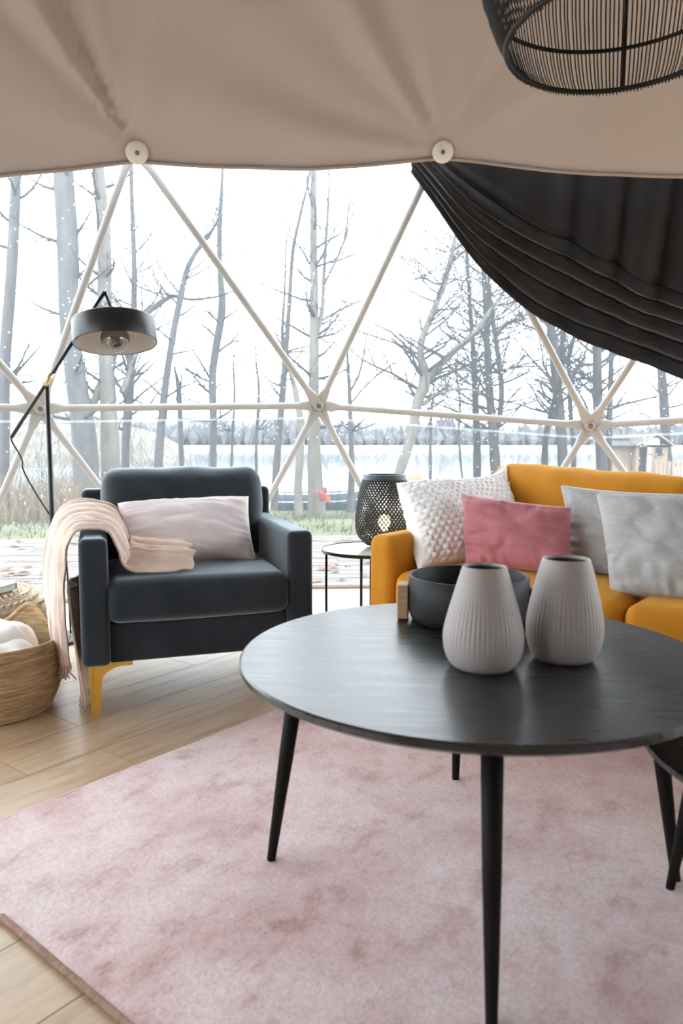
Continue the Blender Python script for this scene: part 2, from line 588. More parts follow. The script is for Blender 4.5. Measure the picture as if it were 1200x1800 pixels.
FA = R(51.5)
fu, fv = Vector((math.cos(FA), math.sin(FA))), Vector((-math.sin(FA), math.cos(FA)))
PW, PL = 0.195, 1.29
full_mesh = None
rnd = random.Random(3)
c2 = (Vector((DC.x, DC.y)).dot(fu), Vector((DC.x, DC.y)).dot(fv))
for j in range(-21, 22):
    off = rnd.random() * PL
    for i in range(-5, 5):
        u0, v0 = i * PL + off, j * PW
        g = 0.0012
        poly = [(u0 + g, v0 + g), (u0 + PL - g, v0 + g), (u0 + PL - g, v0 + PW - g), (u0 + g, v0 + PW - g)]
        pc = clip_circle(poly, c2, FR - 0.03)
        if not pc:
            continue
        um, vm = u0 + PL / 2, v0 + PW / 2
        whole = len(pc) == 4 and all(abs(a[0] - b[0]) + abs(a[1] - b[1]) < 1e-6 for a, b in zip(sorted(pc), sorted(poly)))
        if whole and full_mesh is not None:
            o = link('plank', full_mesh, floor)
        else:
            k = len(pc)
            loc = [(p[0] - um, p[1] - vm) for p in pc]
            m2 = MB()
            m2.add([(a, b, 0) for a, b in loc] + [(a, b, -0.011) for a, b in loc],
                   [tuple(range(k))] + [(q, q + k, (q + 1) % k + k, (q + 1) % k) for q in range(k)])
            o = m2.build('plank', MAT['oak_floor'], floor, smooth=False)
            if whole:
                full_mesh = o.data
        p = fu * um + fv * vm
        o.location = (p.x, p.y, 0)
        o.rotation_euler = (0, 0, FA)

# ---- canopy (ceiling liner) with edge that hangs between the fixing discs
RL = DR - 0.16
edge_px = [(-60, 312), (0, 304), (120, 297), (205, 287), (240, 283), (275, 286), (380, 291), (520, 291), (650, 288), (745, 280), (778, 278), (815, 281), (900, 290), (1050, 300), (1200, 308), (1260, 309)]
edge_ang = [dome_angles(sph(x, y, RL)) for x, y in edge_px]
ep = [a[0] for a in edge_ang]
et = [a[1] for a in edge_ang]


def edge_th(phi):
    if phi <= ep[0]:
        return et[0] + 0.022 * math.sin((ep[0] - phi) * 7.3)
    if phi >= ep[-1]:
        return et[-1] + 0.022 * math.sin((phi - ep[-1]) * 7.3)
    for i in range(len(ep) - 1):
        if ep[i] <= phi <= ep[i + 1]:
            t = (phi - ep[i]) / (ep[i + 1] - ep[i])
            t2 = t
            return et[i] * (1 - t2) + et[i + 1] * t2


DISC_PX = [(240, 267), (778, 266)]
disc_ang = [dome_angles(sph(x, y, RL)) for x, y in DISC_PX]
more_disc = [disc_ang[0][0] - R(25.2) * k for k in (1, 2, 3)] + [R(31) + R(24) * k for k in (0, 1, 2)]
all_disc = disc_ang + [(p, disc_ang[0][1] - 0.01) for p in more_disc]
# crease directions at each disc: (angle from straight up, clockwise; width; depth)
creases = [
    [(-42, 4, 1.3), (-33, 4, -1.2), (-52, 5, -0.9), (-22, 5, 0.6), (4, 6, 0.5), (14, 6, -0.4), (38, 10, 0.3), (-75, 8, 0.35)],
    [(-38, 6, 0.9), (-28, 5, -0.9), (-14, 6, 0.5), (-50, 7, -0.5), (26, 5, 0.8), (36, 5, -0.7), (60, 7, 0.5), (-82, 7, 0.6), (-70, 6, -0.4)],
] + [[(-35, 6, 0.7), (-22, 6, -0.6), (25, 6, 0.7), (38, 6, -0.6)] for _ in more_disc]


def liner_off(phi, th):
    off = 0.0
    pin = 1e9
    for (dp, dt), cr in zip(all_disc, creases):
        dx, dy = (phi - dp) * math.cos(dt) * RL, (th - dt) * RL
        r = math.hypot(dx, dy)
        pin = min(pin, r)
        if r < 2.6:
            a = math.degrees(math.atan2(dx, dy))
            for (ak, wk, dk) in cr:
                q = (a - ak) / wk
                if abs(q) < 3:
                    off += dk * 0.12 * r * math.exp(-r / 0.75) * math.exp(-q * q)
    sag = 0.10 * (1 - math.exp(-(pin / 0.7) ** 2))
    nz = noise.noise(Vector((phi * 9, th * 1.6, 0.3))) * 0.035 * min(1, pin / 0.8)
    nz += noise.noise(Vector((phi * 26, th * 2.0, 2.3))) * 0.010 * min(1, pin / 0.8)
    return off + sag + nz


ceiling = thing('ceiling', 'beige canvas canopy lining the upper part of the dome', 'ceiling', (0, 0, 0), kind='structure')
mb = MB()
# fine spacing where the photo looks, coarse behind
phis = []
p = -PI
while p < PI - 1e-6:
    phis.append(p)
    p += R(0.5) if R(-48) < p < R(48) else R(3)
NTH = 90
nph = len(phis)
vs = []
for phi in phis:
    e = edge_th(phi) if WIN0 - 0.3 < phi < WIN1 + 0.3 else et[0]
    for j in range(NTH + 1):
        t = (j / NTH) ** 1.25
        th = e + (PI / 2 - e) * t
        vs.append(dome(phi, th, RL - liner_off(phi, th) * min(1, math.cos(th) * 2.5)))
fs = []
for i in range(nph):
    i2 = (i + 1) % nph
    for j in range(NTH):
        fs.append((i * (NTH + 1) + j, i2 * (NTH + 1) + j, i2 * (NTH + 1) + j + 1, i * (NTH + 1) + j + 1))
mb.add(vs, fs)
mb.build('canopy_sheet', MAT['canvas'], ceiling)
pts = []
for k in range(160):
    phi = WIN0 + (WIN1 - WIN0) * k / 159
    e = edge_th(phi)
    pts.append(dome(phi, e, RL - liner_off(phi, e) - 0.003))
MB().tube(pts, 0.009, 6).build('hem', MAT['hem'], ceiling)


def oriented(o, pos, z_axis):
    o.location = pos
    o.rotation_euler = Vector(z_axis).to_track_quat('Z', 'Y').to_euler()


disc_me = MB().lathe([(0.0001, 0.014), (0.018, 0.014), (0.040, 0.0105), (0.048, 0.006), (0.049, 0.0), (0.044, -0.004)], 40)
bolt_me = MB().lathe([(0.0001, 0.026), (0.006, 0.026), (0.006, 0.018), (0.011, 0.017), (0.011, 0.008), (0.015, 0.008), (0.015, 0.004)], 6)
first = None
for (dp, dt) in all_disc:
    if not WIN0 < dp < WIN1:
        continue
    if first is None:
        d = disc_me.build('fixing_disc', MAT['white_disc'], ceiling)
        bl = bolt_me.build('bolt', MAT['steel'], d, smooth=False)
        first = (d, bl)
    else:
        d = link('fixing_disc', first[0].data, ceiling)
        bl = link('bolt', first[1].data, d)
    pos = dome(dp, dt, RL - liner_off(dp, dt) - 0.012)
    oriented(d, pos, (DC + Vector((0, 0, 0.4)) - pos).normalized())

# ---- opaque lined wall round the back of the dome
mb = MB()
nb = 60


def back_fn(u, v):
    phi = WIN1 + (2 * PI + WIN0 - WIN1) * u
    th0 = math.asin(-DC.z / DR)
    return dome(phi, th0 + (et[0] + 0.05 - th0) * v, RL + 0.04)


mb.grid(back_fn, nb, 16)
tag(mb.build('wall_back', MAT['wall_canvas']), 'beige lined wall round the rear of the dome', 'wall', kind='structure')

# ---- clear film
mb = MB()


def film_fn(u, v):
    phi = WIN0 + (WIN1 - WIN0) * u
    th0 = math.asin(-DC.z / DR) - 0.01
    th1 = 0.62
    return dome(phi, th0 + (th1 - th0) * v, DR + 0.045)


mb.grid(film_fn, 120, 24)
film = tag(mb.build('window_1', MAT['film']), 'clear plastic film stretched over the dome frame', 'window', kind='structure')
hub_px = [(70, 718), (560, 713), (1037, 748)]
hubs = [sph(x, y, DR) for x, y in hub_px]
hub_ang = [dome_angles(h) for h in hubs]
ring1 = [dome(hub_ang[0][0] - R(23) * k, hub_ang[0][1], DR) for k in (3, 2, 1)] + hubs + [dome(hub_ang[2][0] + R(23) * k, hub_ang[2][1] + 0.02, DR) for k in (1, 2)]
for i in range(len(ring1) - 1):
    a0, a1 = dome_angles(ring1[i]), dome_angles(ring1[i + 1])
    mbs = MB()
    mbs.grid(lambda u, v: dome(a0[0] + (a1[0] - a0[0]) * u, a0[1] + (a1[1] - a0[1]) * u - 0.010 * math.sin(PI * u) * 0 - 0.018 - 0.0035 * v, DR + 0.040), 12, 1)
    mbs.build('film_seam', MAT['film_seam'], film)

# ---- tubular dome frame
frame = thing('dome_frame', 'white tubular triangle frame of the dome behind the canopy edge', 'frame', (0, 0, 0))
disc_hub = [dome(p, t, DR) for (p, t) in sorted(all_disc)]
disc_hub = [d for d in disc_hub if WIN0 < dome_angles(d)[0] < WIN1]


def base_hub(x, y):
    h = sph(x, y, DR)
    return h


base_px = {(0, 'r'): (175, 855), (1, 'l'): (470, 880), (1, 'r'): (632, 850), (2, 'l'): (995, 815), (2, 'r'): (1085, 815), (0, 'l'): (0, 880)}


def strut(a, b, start=0.035, stop=0.035):
    a, b = Vector(a), Vector(b)
    L = (b - a).length
    d = (b - a) / L
    mid = ((a + b) / 2 - DC).normalized()
    side = d.cross(mid).normalized()
    nrm = side.cross(d).normalized()
    st = [(0.0, 1.55, 0.22), (0.055, 1.55, 0.22), (0.085, 1.35, 0.55), (0.12, 1.0, 1.0)]
    prof = st + [(L - q[0], q[1], q[2]) for q in reversed(st)]
    n, r = 14, 0.0185
    vs, fs = [], []
    for (s, w, h) in prof:
        c = a + d * s
        for k in range(n):
            an = 2 * PI * k / n
            vs.append(c + side * (math.cos(an) * r * w) + nrm * (math.sin(an) * r * h))
    for i in range(len(prof) - 1):
        for k in range(n):
            k2 = (k + 1) % n
            fs.append((i * n + k, i * n + k2, (i + 1) * n + k2, (i + 1) * n + k))
    fs += [tuple(range(n - 1, -1, -1)), tuple((len(prof) - 1) * n + k for k in range(n))]
    o = MB().add([v - a for v in vs], fs).build('strut', MAT['strut'], frame)
    o.location = a
    return o


struts = []
for i in range(len(ring1) - 1):
    struts.append((ring1[i], ring1[i + 1], 0.000))
dh = sorted(disc_hub, key=lambda d: dome_angles(d)[0])
for h in ring1:
    ph = dome_angles(h)[0]
    lower = [d for d in dh if dome_angles(d)[0] < ph]
    upper = [d for d in dh if dome_angles(d)[0] >= ph]
    if lower: struts.append((h, lower[-1], 0.012))
    if upper: struts.append((h, upper[0], 0.006))
for i in range(len(dh) - 1):
    struts.append((dh[i], dh[i + 1], 0))
th_floor = math.asin(-DC.z / DR)
for i, h in enumerate(ring1):
    for sd in 'lr':
        key = (i - 3, sd)
        if key in base_px:
            q = sph(*base_px[key], DR)
            a1, a2 = dome_angles(h), dome_angles(q)
            k = (th_floor - a1[1]) / (a2[1] - a1[1])
            bpt = dome(a1[0] + (a2[0] - a1[0]) * k, th_floor, DR)
            # keep the photographed direction of the tube
            bpt = h + (q - h) * ((0 - h.z) / (q.z - h.z))
        else:
            a1 = dome_angles(h)
            bpt = dome(a1[0] + R(9.5) * (-1 if sd == 'l' else 1), th_floor, DR)
        struts.append((h, bpt, -0.008))
for a, b, o in struts:
    ra, rb = (a - DC).normalized(), (b - DC).normalized()
    strut(a - ra * o, b - rb * o)
hub_me = MB().lathe([(0.0001, 0.006), (0.026, 0.006), (0.028, 0.003), (0.028, -0.02)], 20)
hb_me = MB().lathe([(0.0001, 0.020), (0.005, 0.020), (0.006, 0.014), (0.0125, 0.013), (0.0125, 0.006), (0.016, 0.006), (0.016, 0.002)], 6)
first = None
for h in ring1:
    if first is None:
        ho = hub_me.build('hub', MAT['strut'], frame)
        bo = hb_me.build('bolt', MAT['steel'], ho, smooth=False)
        first = (ho, bo)
    else:
        ho = link('hub', first[0].data, frame)
        bo = link('bolt', first[1].data, ho)
    nin = (DC - h).normalized()
    oriented(ho, h + nin * 0.014, nin)

pts = [(DC.x + (FR - 0.02) * math.sin(WIN0 + (WIN1 - WIN0) * k / 120), DC.y + (FR - 0.02) * math.cos(WIN0 + (WIN1 - WIN0) * k / 120), 0.012) for k in range(121)]
tag(MB().tube(pts, 0.016, 8).build('trim_1', MAT['strut']), 'white base rail where film meets floor', 'trim', kind='structure')

# ================================================================== OUTSIDE
DECK_Z = -0.06
deck = thing('terrace_floor', 'pale weathered board terrace outside the film', 'terrace', (0, 0, 0), kind='structure')
DA = R(5)
du, dv = Vector((math.cos(DA), math.sin(DA))), Vector((-math.sin(DA), math.cos(DA)))
BW = 0.19
rnd = random.Random(11)
proto = None
for j in range(26):
    v0 = 2.9 + j * BW
    offs = rnd.random() * 2.4
    for i in range(-5, 5):
        u0 = i * 2.4 - offs + 1.0
        cpt = du * (u0 + 1.2) + dv * (v0 + BW / 2)
        # leave out boards that would lie under the room
        inside = all(((du * a + dv * (v0 + BW / 2)) - Vector((DC.x, DC.y))).length < FR - 0.1 for a in (u0, u0 + 2.4))
        if inside or abs(cpt.x) > 9:
            continue
        if proto is None:
            proto = MB().box((-1.197, -BW / 2 + 0.004, -0.03), (1.197, BW / 2 - 0.004, 0)).build('board', MAT['deck'], deck, smooth=False)
            o = proto
        else:
            o = link('board', proto.data, deck)
        o.location = (cpt.x, cpt.y, DECK_Z - 0.10 + rnd.uniform(-0.003, 0.003))
        o.rotation_euler = (0, 0, DA)
DECK_Z -= 0.10


def ground_z(x, y):
    if y < 8.5:
        z = DECK_Z - 0.07
    elif y < 14:
        t = (y - 8.5) / 5.5
        z = DECK_Z - 0.07 - 0.27 * t * t * (3 - 2 * t)
    else:
        t = min(1, (y - 14) / 7)
        z = DECK_Z - 0.34 - 1.9 * t * t * (3 - 2 * t)
    if y > 8:
        z += 0.05 * noise.noise(Vector((x * 0.5, y * 0.5, 0)))
    return z


mb = MB()
mb.grid(lambda u, v: (-45 + 90 * u, -8 + 32 * v, ground_z(-45 + 90 * u, -8 + 32 * v)), 90, 90)
tag(mb.build('lawn_ground', MAT['grass']), 'winter grass bank sloping down to the lake', 'ground', kind='structure')

WZ = -1.45
mb = MB()
mb.grid(lambda u, v: (-320 + 640 * u, 16 + 300 * v, WZ), 4, 4)
tag(mb.build('lake_water', MAT['water']), 'still bright lake beyond the trees', 'lake', kind='structure')

# far shore: pale bank strip, low hills and bare forest
mb = MB()
mb.grid(lambda u, v: (-320 + 640 * u, 206 + 26 * v, WZ - 0.1 + 1.1 * math.sin(min(1, v * 4) * PI / 2)), 40, 8)
tag(mb.build('far_shore', MAT['bank']), 'pale strip of the far lake shore', 'shore', kind='structure')


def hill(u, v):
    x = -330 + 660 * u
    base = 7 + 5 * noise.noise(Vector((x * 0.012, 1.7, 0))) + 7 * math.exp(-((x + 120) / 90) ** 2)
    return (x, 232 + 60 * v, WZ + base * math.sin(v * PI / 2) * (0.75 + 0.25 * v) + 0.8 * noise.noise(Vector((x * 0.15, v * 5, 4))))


tag(MB().grid(hill, 200, 10).build('far_hill', MAT['forest']), 'haze-tinted low hills beyond the lake', 'hill', kind='structure')

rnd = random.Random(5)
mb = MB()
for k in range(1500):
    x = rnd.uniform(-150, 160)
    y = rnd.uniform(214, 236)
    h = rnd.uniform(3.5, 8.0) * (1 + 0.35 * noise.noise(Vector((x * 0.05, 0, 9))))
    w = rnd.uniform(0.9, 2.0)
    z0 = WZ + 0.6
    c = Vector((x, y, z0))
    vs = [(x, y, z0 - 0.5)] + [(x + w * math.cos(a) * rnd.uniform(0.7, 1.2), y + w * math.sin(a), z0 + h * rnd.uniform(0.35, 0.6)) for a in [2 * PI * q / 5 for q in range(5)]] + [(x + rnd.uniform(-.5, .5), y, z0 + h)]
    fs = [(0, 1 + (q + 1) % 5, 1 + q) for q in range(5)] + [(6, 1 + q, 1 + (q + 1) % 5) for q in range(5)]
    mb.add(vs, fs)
tag(mb.build('distant_forest', MAT['forest'], smooth=False), 'bare haze-tinted forest along the far lake shore', 'forest', kind='stuff')

# nearer bank with dry reeds to the left of the lake
mb = MB()
mb.grid(lambda u, v: (-110 + 98 * u - 14 * v, 62 + 70 * v, WZ - 0.2 + 4.6 * math.sin(min(1, (1 - u) * 9) * PI / 2) * math.sin(min(1, v * 2) * PI / 2 * 1.0 + 0.0) + 0.25 * noise.noise(Vector((u * 20, v * 20, 0)))), 60, 40)
tag(mb.build('reed_field', M('straw_meadow', (0.085, 0.075, 0.058), 1.0, (0.13, 0.117, 0.095), 0.25)), 'straw coloured meadow on the point across the water', 'field', kind='structure')


# ---- trees
def branch(mb, p, d, L, r, depth, rnd, twig_min=0.004):
    n = 5 if depth > 0 else 4
    pts, rad = [p.copy()], [r]
    cur, dr = p.copy(), d.copy()
    for i in range(n):
        dr = (dr + Vector((rnd.uniform(-.28, .28), rnd.uniform(-.28, .28), rnd.uniform(-.14, .24)))).normalized()
        cur = cur + dr * (L / n)
        pts.append(cur.copy())
        rad.append(max(twig_min, r * (1 - 0.8 * (i + 1) / n)))
        if depth > 0 and i >= 0:
            for q in range(rnd.choice((0, 1, 1, 1)) if depth == 2 else rnd.choice((0, 1, 1))):
                side = dr.orthogonal().normalized()
                side.rotate(Matrix.Rotation(rnd.uniform(0, 2 * PI), 3, dr))
                nd = (dr * rnd.uniform(0.5, 0.9) + side * rnd.uniform(0.5, 0.9) + Vector((0, 0, 0.15))).normalized()
                branch(mb, cur.copy(), nd, L * rnd.uniform(0.35, 0.7), rad[-1] * 0.6, depth - 1, rnd, twig_min)
    mb.tube(pts, rad, 5 if r > 0.02 else 3, cap=False)


def smooth_path(pts, rad, k=4):
    out, orad = [], []
    n = len(pts)
    for i in range(n - 1):
        p0, p1, p2, p3 = pts[max(0, i - 1)], pts[i], pts[i + 1], pts[min(n - 1, i + 2)]
        for s in range(k):
            t = s / k
            out.append(0.5 * ((2 * p1) + (p2 - p0) * t + (2 * p0 - 5 * p1 + 4 * p2 - p3) * t * t + (3 * p1 - p0 - 3 * p2 + p3) * t ** 3))
            orad.append(rad[i] * (1 - t) + rad[i + 1] * t)
    return out + [pts[-1]], orad + [rad[-1]]


def tree(label, Y, path, limbs=(), bare=None, nbr=14, blen=1.1, mat='bark', seed=0, zlo=1.0, depth=2):
    """path: survey points up the trunk (x, y, width px), lowest first; limbs: the same for the main limbs"""
    rnd = random.Random(seed * 13 + 5)
    pts = [at(x, y, Y) for x, y, w in path]
    rad = [w * Y / FPX / 2 for x, y, w in path]
    g = ground_z(pts[0].x, Y)
    if pts[0].z > g - 0.1:
        pts.insert(0, Vector((pts[0].x + (pts[0].x - pts[1].x) * 0.05, Y, g - 0.15)))
        rad.insert(0, rad[0] * 1.25)
    base = Vector((pts[0].x, Y, g))
    d = (pts[-1] - pts[-2]).normalized()
    if bare is None:                       # grow on above what the photo shows
        pts.append(pts[-1] + (d + Vector((0, 0, 0.6))).normalized() * 1.6); rad.append(rad[-1] * 0.75)
        pts.append(pts[-1] + Vector((rnd.uniform(-.3, .3), 0, 1.8))); rad.append(rad[-1] * 0.5)
    sp, sr = smooth_path(pts, rad)
    root = thing('bare_tree', label, 'tree', base, group='bare trees on the lake bank')
    loc = lambda q: q - base
    MB().tube([loc(q) for q in sp], sr, 10).build('trunk', MAT[mat], root)
    stems = [(sp, sr)]
    for lb in limbs:
        lp = [at(x, y, Y) for x, y, w in lb]
        # limbs spread a little in depth as well
        dy = rnd.uniform(-0.5, 0.5)
        for i, q in enumerate(lp):
            q.y += dy * i / max(1, len(lp) - 1)
        lr = [w * Y / FPX / 2 for x, y, w in lb]
        lsp, lsr = smooth_path(lp, lr)
        MB().tube([loc(q) for q in lsp], lsr, 7).build('limb', MAT[mat], root)
        stems.append((lsp, lsr))
    mbt = MB()
    for si, (q, qr) in enumerate(stems):
        cand = [i for i in range(1, len(q)) if q[i].z > zlo]
        if not cand:
            continue
        for k in range(int(nbr * 1.7) if si == 0 else max(4, int(nbr * 0.8))):
            i = rnd.choice(cand)
            az = rnd.uniform(0, 2 * PI)
            dd = Vector((math.cos(az), 0.7 * math.sin(az), rnd.uniform(0.1, 0.9))).normalized()
            branch(mbt, loc(q[i]), dd, blen * rnd.uniform(0.5, 1.2), min(0.035, max(0.008, qr[i] * 0.35)), depth, rnd, 0.0038 * Y / 14)
        if si > 0 or bare is not None:
            branch(mbt, loc(q[-1]), (q[-1] - q[-2]).normalized(), blen * 0.8, qr[-1], depth, rnd, 0.0038 * Y / 14)
    mbt.build('branches', MAT['twig'], root)['kind'] = 'stuff'
    return root


tree('slim bare tree rising past the low end of the lamp arm', 13.5, [(4, 900, 22), (6, 760, 21), (8, 640, 20), (20, 480, 19), (28, 310, 17)], nbr=10, seed=1)
tree('thickest straight grey trunk, behind the floor lamp pole', 12.5, [(152, 890, 46), (148, 770, 42), (132, 660, 34), (121, 560, 32), (119, 430, 36), (111, 300, 33)], nbr=14, blen=1.3, seed=2)
tree('stout pale trunk rising directly behind the black lamp shade', 13, [(196, 890, 36), (193, 780, 32), (189, 680, 27), (184, 560, 25), (183, 420, 23), (173, 295, 19)],
     [[(160, 715, 14), (172, 690, 15), (186, 655, 14)], [(214, 690, 12), (222, 655, 9), (232, 610, 7)]], nbr=10, mat='bark_pale', seed=3)
tree('thin grey tree with many crooked twigs just beside the lamp shade', 14.5, [(219, 880, 15), (221, 780, 14), (227, 690, 17), (233, 590, 12), (236, 480, 9), (231, 330, 7)], nbr=28, blen=1.4, seed=4)
tree('slanting tree leaning towards the strut with one long level bough', 14, [(276, 880, 17), (280, 790, 15), (288, 700, 13), (302, 600, 11), (318, 520, 11), (330, 470, 9), (352, 430, 7)],
     [[(254, 553, 10), (280, 530, 10), (300, 517, 6), (330, 521, 5), (370, 515, 4)]], bare=1, nbr=10, blen=1.3, seed=5)
tree('short broken stump between two slim trees behind the armchair', 15, [(320, 850, 10), (318, 780, 9), (315, 700, 9), (312, 672, 8)], bare=1, nbr=4, blen=0.5, seed=6)
tree('slim wavy tree behind the armchair back cushion', 15, [(374, 860, 13), (375, 740, 13), (374, 650, 13), (390, 545, 14), (386, 470, 9), (386, 400, 9), (391, 300, 5)], nbr=24, blen=1.1, seed=7)
tree('crooked slim tree with two thin upright stems beside the middle trunk', 15, [(482, 880, 14), (488, 790, 13), (496, 700, 12), (502, 620, 10), (508, 540, 8), (515, 440, 6), (532, 360, 5), (545, 300, 3)],
     [[(500, 650, 9), (496, 590, 6), (500, 520, 4), (503, 430, 3)]], nbr=12, blen=0.9, seed=8)
tree('tall straight trunk behind the middle dome joint', 13.5, [(556, 890, 32), (552, 800, 25), (551, 700, 20), (552, 560, 16), (551, 440, 13), (551, 300, 10)],
     [[(556, 590, 8), (566, 545, 8), (569, 480, 6), (574, 400, 5), (579, 310, 3)], [(569, 500, 5), (590, 460, 4), (606, 420, 3), (612, 370, 2)], [(563, 565, 5), (590, 545, 4), (626, 524, 3)]], nbr=16, blen=1.0, mat='bark_pale', seed=9)
tree('curved trunk in front of the moored boat', 13, [(525, 895, 16), (524, 850, 15), (527, 800, 14), (530, 755, 14), (523, 710, 12), (515, 670, 9), (506, 640, 6)], bare=1, nbr=4, blen=0.8, mat='bark_pale', seed=10)
tree('young upright tree between middle joint and black lantern', 14, [(616, 890, 15), (618, 820, 11), (616, 740, 9), (613, 670, 7), (610, 620, 4)],
     [[(614, 690, 5), (630, 660, 4), (640, 620, 3)], [(616, 710, 4), (650, 670, 3), (690, 640, 2)]], bare=1, nbr=10, blen=1.0, seed=11)
tree('pale leaning tree with a forked crown above the black lantern', 12, [(690, 880, 19), (705, 820, 18), (722, 770, 17), (733, 710, 18), (747, 668, 22), (739, 625, 13), (742, 595, 12), (762, 545, 11), (783, 490, 10), (795, 440, 7), (803, 400, 4)],
     [[(747, 668, 15), (770, 645, 13), (800, 615, 12), (830, 590, 11), (852, 560, 8), (880, 520, 6)], [(785, 498, 6), (765, 498, 5), (745, 488, 4), (725, 492, 2)], [(742, 712, 8), (765, 695, 7), (800, 685, 5), (840, 690, 3)], [(790, 465, 5), (810, 440, 4), (840, 430, 3)]],
     bare=1, nbr=20, blen=1.2, mat='bark_pale', seed=12)
tree('dark slim tree rising beside the curtain hem, nearest the leaning tree', 15, [(838, 880, 16), (838, 780, 14), (835, 700, 11), (832, 620, 9), (826, 540, 7)], nbr=26, blen=1.4, seed=13, mat='bark_dark')
tree('branching tree of two stems showing under the curtain hem', 14, [(873, 880, 19), (868, 780, 18), (861, 700, 14), (856, 610, 11), (853, 520, 10), (848, 440, 7)],
     [[(875, 750, 11), (881, 690, 10), (874, 620, 9), (862, 540, 8), (858, 480, 5)], [(866, 600, 6), (890, 570, 5), (920, 560, 3)]], nbr=30, blen=1.4, seed=14, mat='bark_dark')
tree('grey trunk close beside the curved curtain, over the sofa end', 14, [(992, 880, 19), (988, 790, 18), (982, 710, 17), (975, 640, 16), (966, 550, 14)], nbr=20, blen=1.3, seed=15, mat='bark_dark')
tree('slim forked tree between the strut and the curtain hem', 15, [(958, 880, 13), (958, 780, 12), (970, 720, 9), (985, 660, 10), (990, 580, 9), (988, 520, 7)], [[(996, 640, 8), (1006, 590, 7), (1013, 550, 5)]], nbr=12, blen=0.9, seed=16, mat='bark_dark')
tree('straight mid grey trunk behind the corner dome joint', 14, [(1058, 880, 19), (1056, 790, 18), (1050, 700, 17), (1049, 600, 15), (1047, 500, 13)], [[(1002, 700, 8), (1012, 655, 8), (1030, 640, 7), (1046, 638, 6)]], nbr=20, blen=1.3, seed=17, mat='bark_dark')
tree('thin dark tree right under the low curtain fold', 16, [(1068, 880, 12), (1070, 780, 11), (1072, 700, 10), (1075, 600, 8)], nbr=10, blen=1.1, seed=18, mat='bark_dark')
tree('lone trunk standing behind the little timber hut', 22, [(1172, 860, 20), (1170, 770, 17), (1166, 700, 16), (1160, 620, 13)], nbr=12, blen=1.6, seed=19, mat='bark_dark')
tree('very thin sapling behind the rear of the armchair arm', 16, [(405, 880, 6), (408, 780, 5), (412, 700, 4), (410, 640, 3)], bare=1, nbr=12, blen=0.8, seed=20)
tree('thin sapling seen between armchair back and middle trunk', 16, [(452, 880, 6), (450, 780, 6), (455, 690, 5), (450, 640, 3)], bare=1, nbr=12, blen=0.9, seed=21)
tree('thin sapling standing at the water in front of the far shore', 17, [(756, 880, 7), (756, 800, 6), (757, 740, 5), (762, 690, 3)], bare=1, nbr=10, blen=0.8, seed=22)
tree('bent thin sapling over the white knitted cushion', 17, [(816, 880, 5), (810, 820, 5), (806, 760, 5), (808, 700, 4), (800, 650, 3)], bare=1, nbr=14, blen=0.9, seed=23)
tree('dim slim trunk over the mustard sofa back', 17, [(1005, 880, 10), (1008, 790, 9), (1002, 720, 8), (1000, 640, 7)], bare=1, nbr=12, blen=1.0, seed=24, mat='bark_dark')

# low scrub of bare twigs on the bank, uncountable
rnd = random.Random(21)
mb = MB()
for k in range(130):
    x = rnd.uniform(-11, 12)
    y = rnd.uniform(17, 24)
    z = max(WZ, ground_z(x, y))
    for q in range(3):
        branch(mb, Vector((x, y, z)), Vector((rnd.uniform(-.5, .5), rnd.uniform(-.3, .3), 1)).normalized(), rnd.uniform(0.9, 2.4) if x > -4 else rnd.uniform(1.2, 3.4), 0.010, 1, rnd, 0.003)
tag(mb.build('scrub_undergrowth', MAT['twig']), 'tangle of thin bare scrub along the water edge', 'scrub', kind='stuff')
mb = MB()
for k in range(2200):
    x = rnd.uniform(-8.5, -3.9) if k < 2000 else rnd.uniform(-3.3, 4)
    y = rnd.uniform(10.5, 15.5) if k < 2000 else rnd.uniform(16, 18)
    z = ground_z(x, y)
    h = rnd.uniform(0.2, 0.8) * (1 if k < 2000 else 0.7)
    lean = Vector((rnd.uniform(-.3, .3), rnd.uniform(-.2, .2), 1)).normalized()
    p = Vector((x, y, z))
    mb.tube([p, p + lean * h * 0.6, p + lean * h + Vector((rnd.uniform(-.15, .15), 0, -0.04))], [0.008, 0.007, 0.004], 3, cap=False)
tag(mb.build('dry_weeds', MAT['reed']), 'dry straw coloured weeds on the bank behind the floor lamp', 'weeds', kind='stuff')
mb = MB()
for k in range(4500):
    x, y = rnd.uniform(-9, 7), rnd.uniform(8.0, 14.5)
    z = ground_z(x, y)
    h = rnd.uniform(0.04, 0.13)
    a = rnd.uniform(0, PI)
    wx, wy = 0.012 * math.cos(a), 0.012 * math.sin(a)
    mb.add([(x - wx, y - wy, z - 0.01), (x + wx, y + wy, z - 0.01), (x + rnd.uniform(-.05, .05), y + rnd.uniform(-.05, .05), z + h)], [(0, 1, 2)])
tag(mb.build('tufted_grass', MAT['grass'], smooth=False), 'short green grass beyond the terrace edge', 'grass', kind='stuff')
mb = MB()
for k in range(260):
    x, y = rnd.uniform(-5, 4), rnd.uniform(4.9, 7.6)
    if (Vector((x, y)) - Vector((DC.x, DC.y))).length < FR + 0.25:
        continue
    a = rnd.uniform(0, 2 * PI)
    s = rnd.uniform(0.03, 0.08)
    z = DECK_Z + 0.008
    vs = [(x + s * math.cos(a + t) * q, y + s * math.sin(a + t) * q, z + rnd.uniform(0, 0.02)) for t, q in ((0, 1), (1.0, 0.55), (2.2, 0.6), (PI, 0.9), (4.0, 0.6), (5.3, 0.55))]
    mb.add(vs, [(0, 1, 2), (0, 2, 3), (0, 3, 4), (0, 4, 5)])
tag(mb.build('fallen_leaves', MAT['dead_leaf'], smooth=False), 'brown fallen leaves strewn over the pale terrace', 'leaves', kind='stuff')

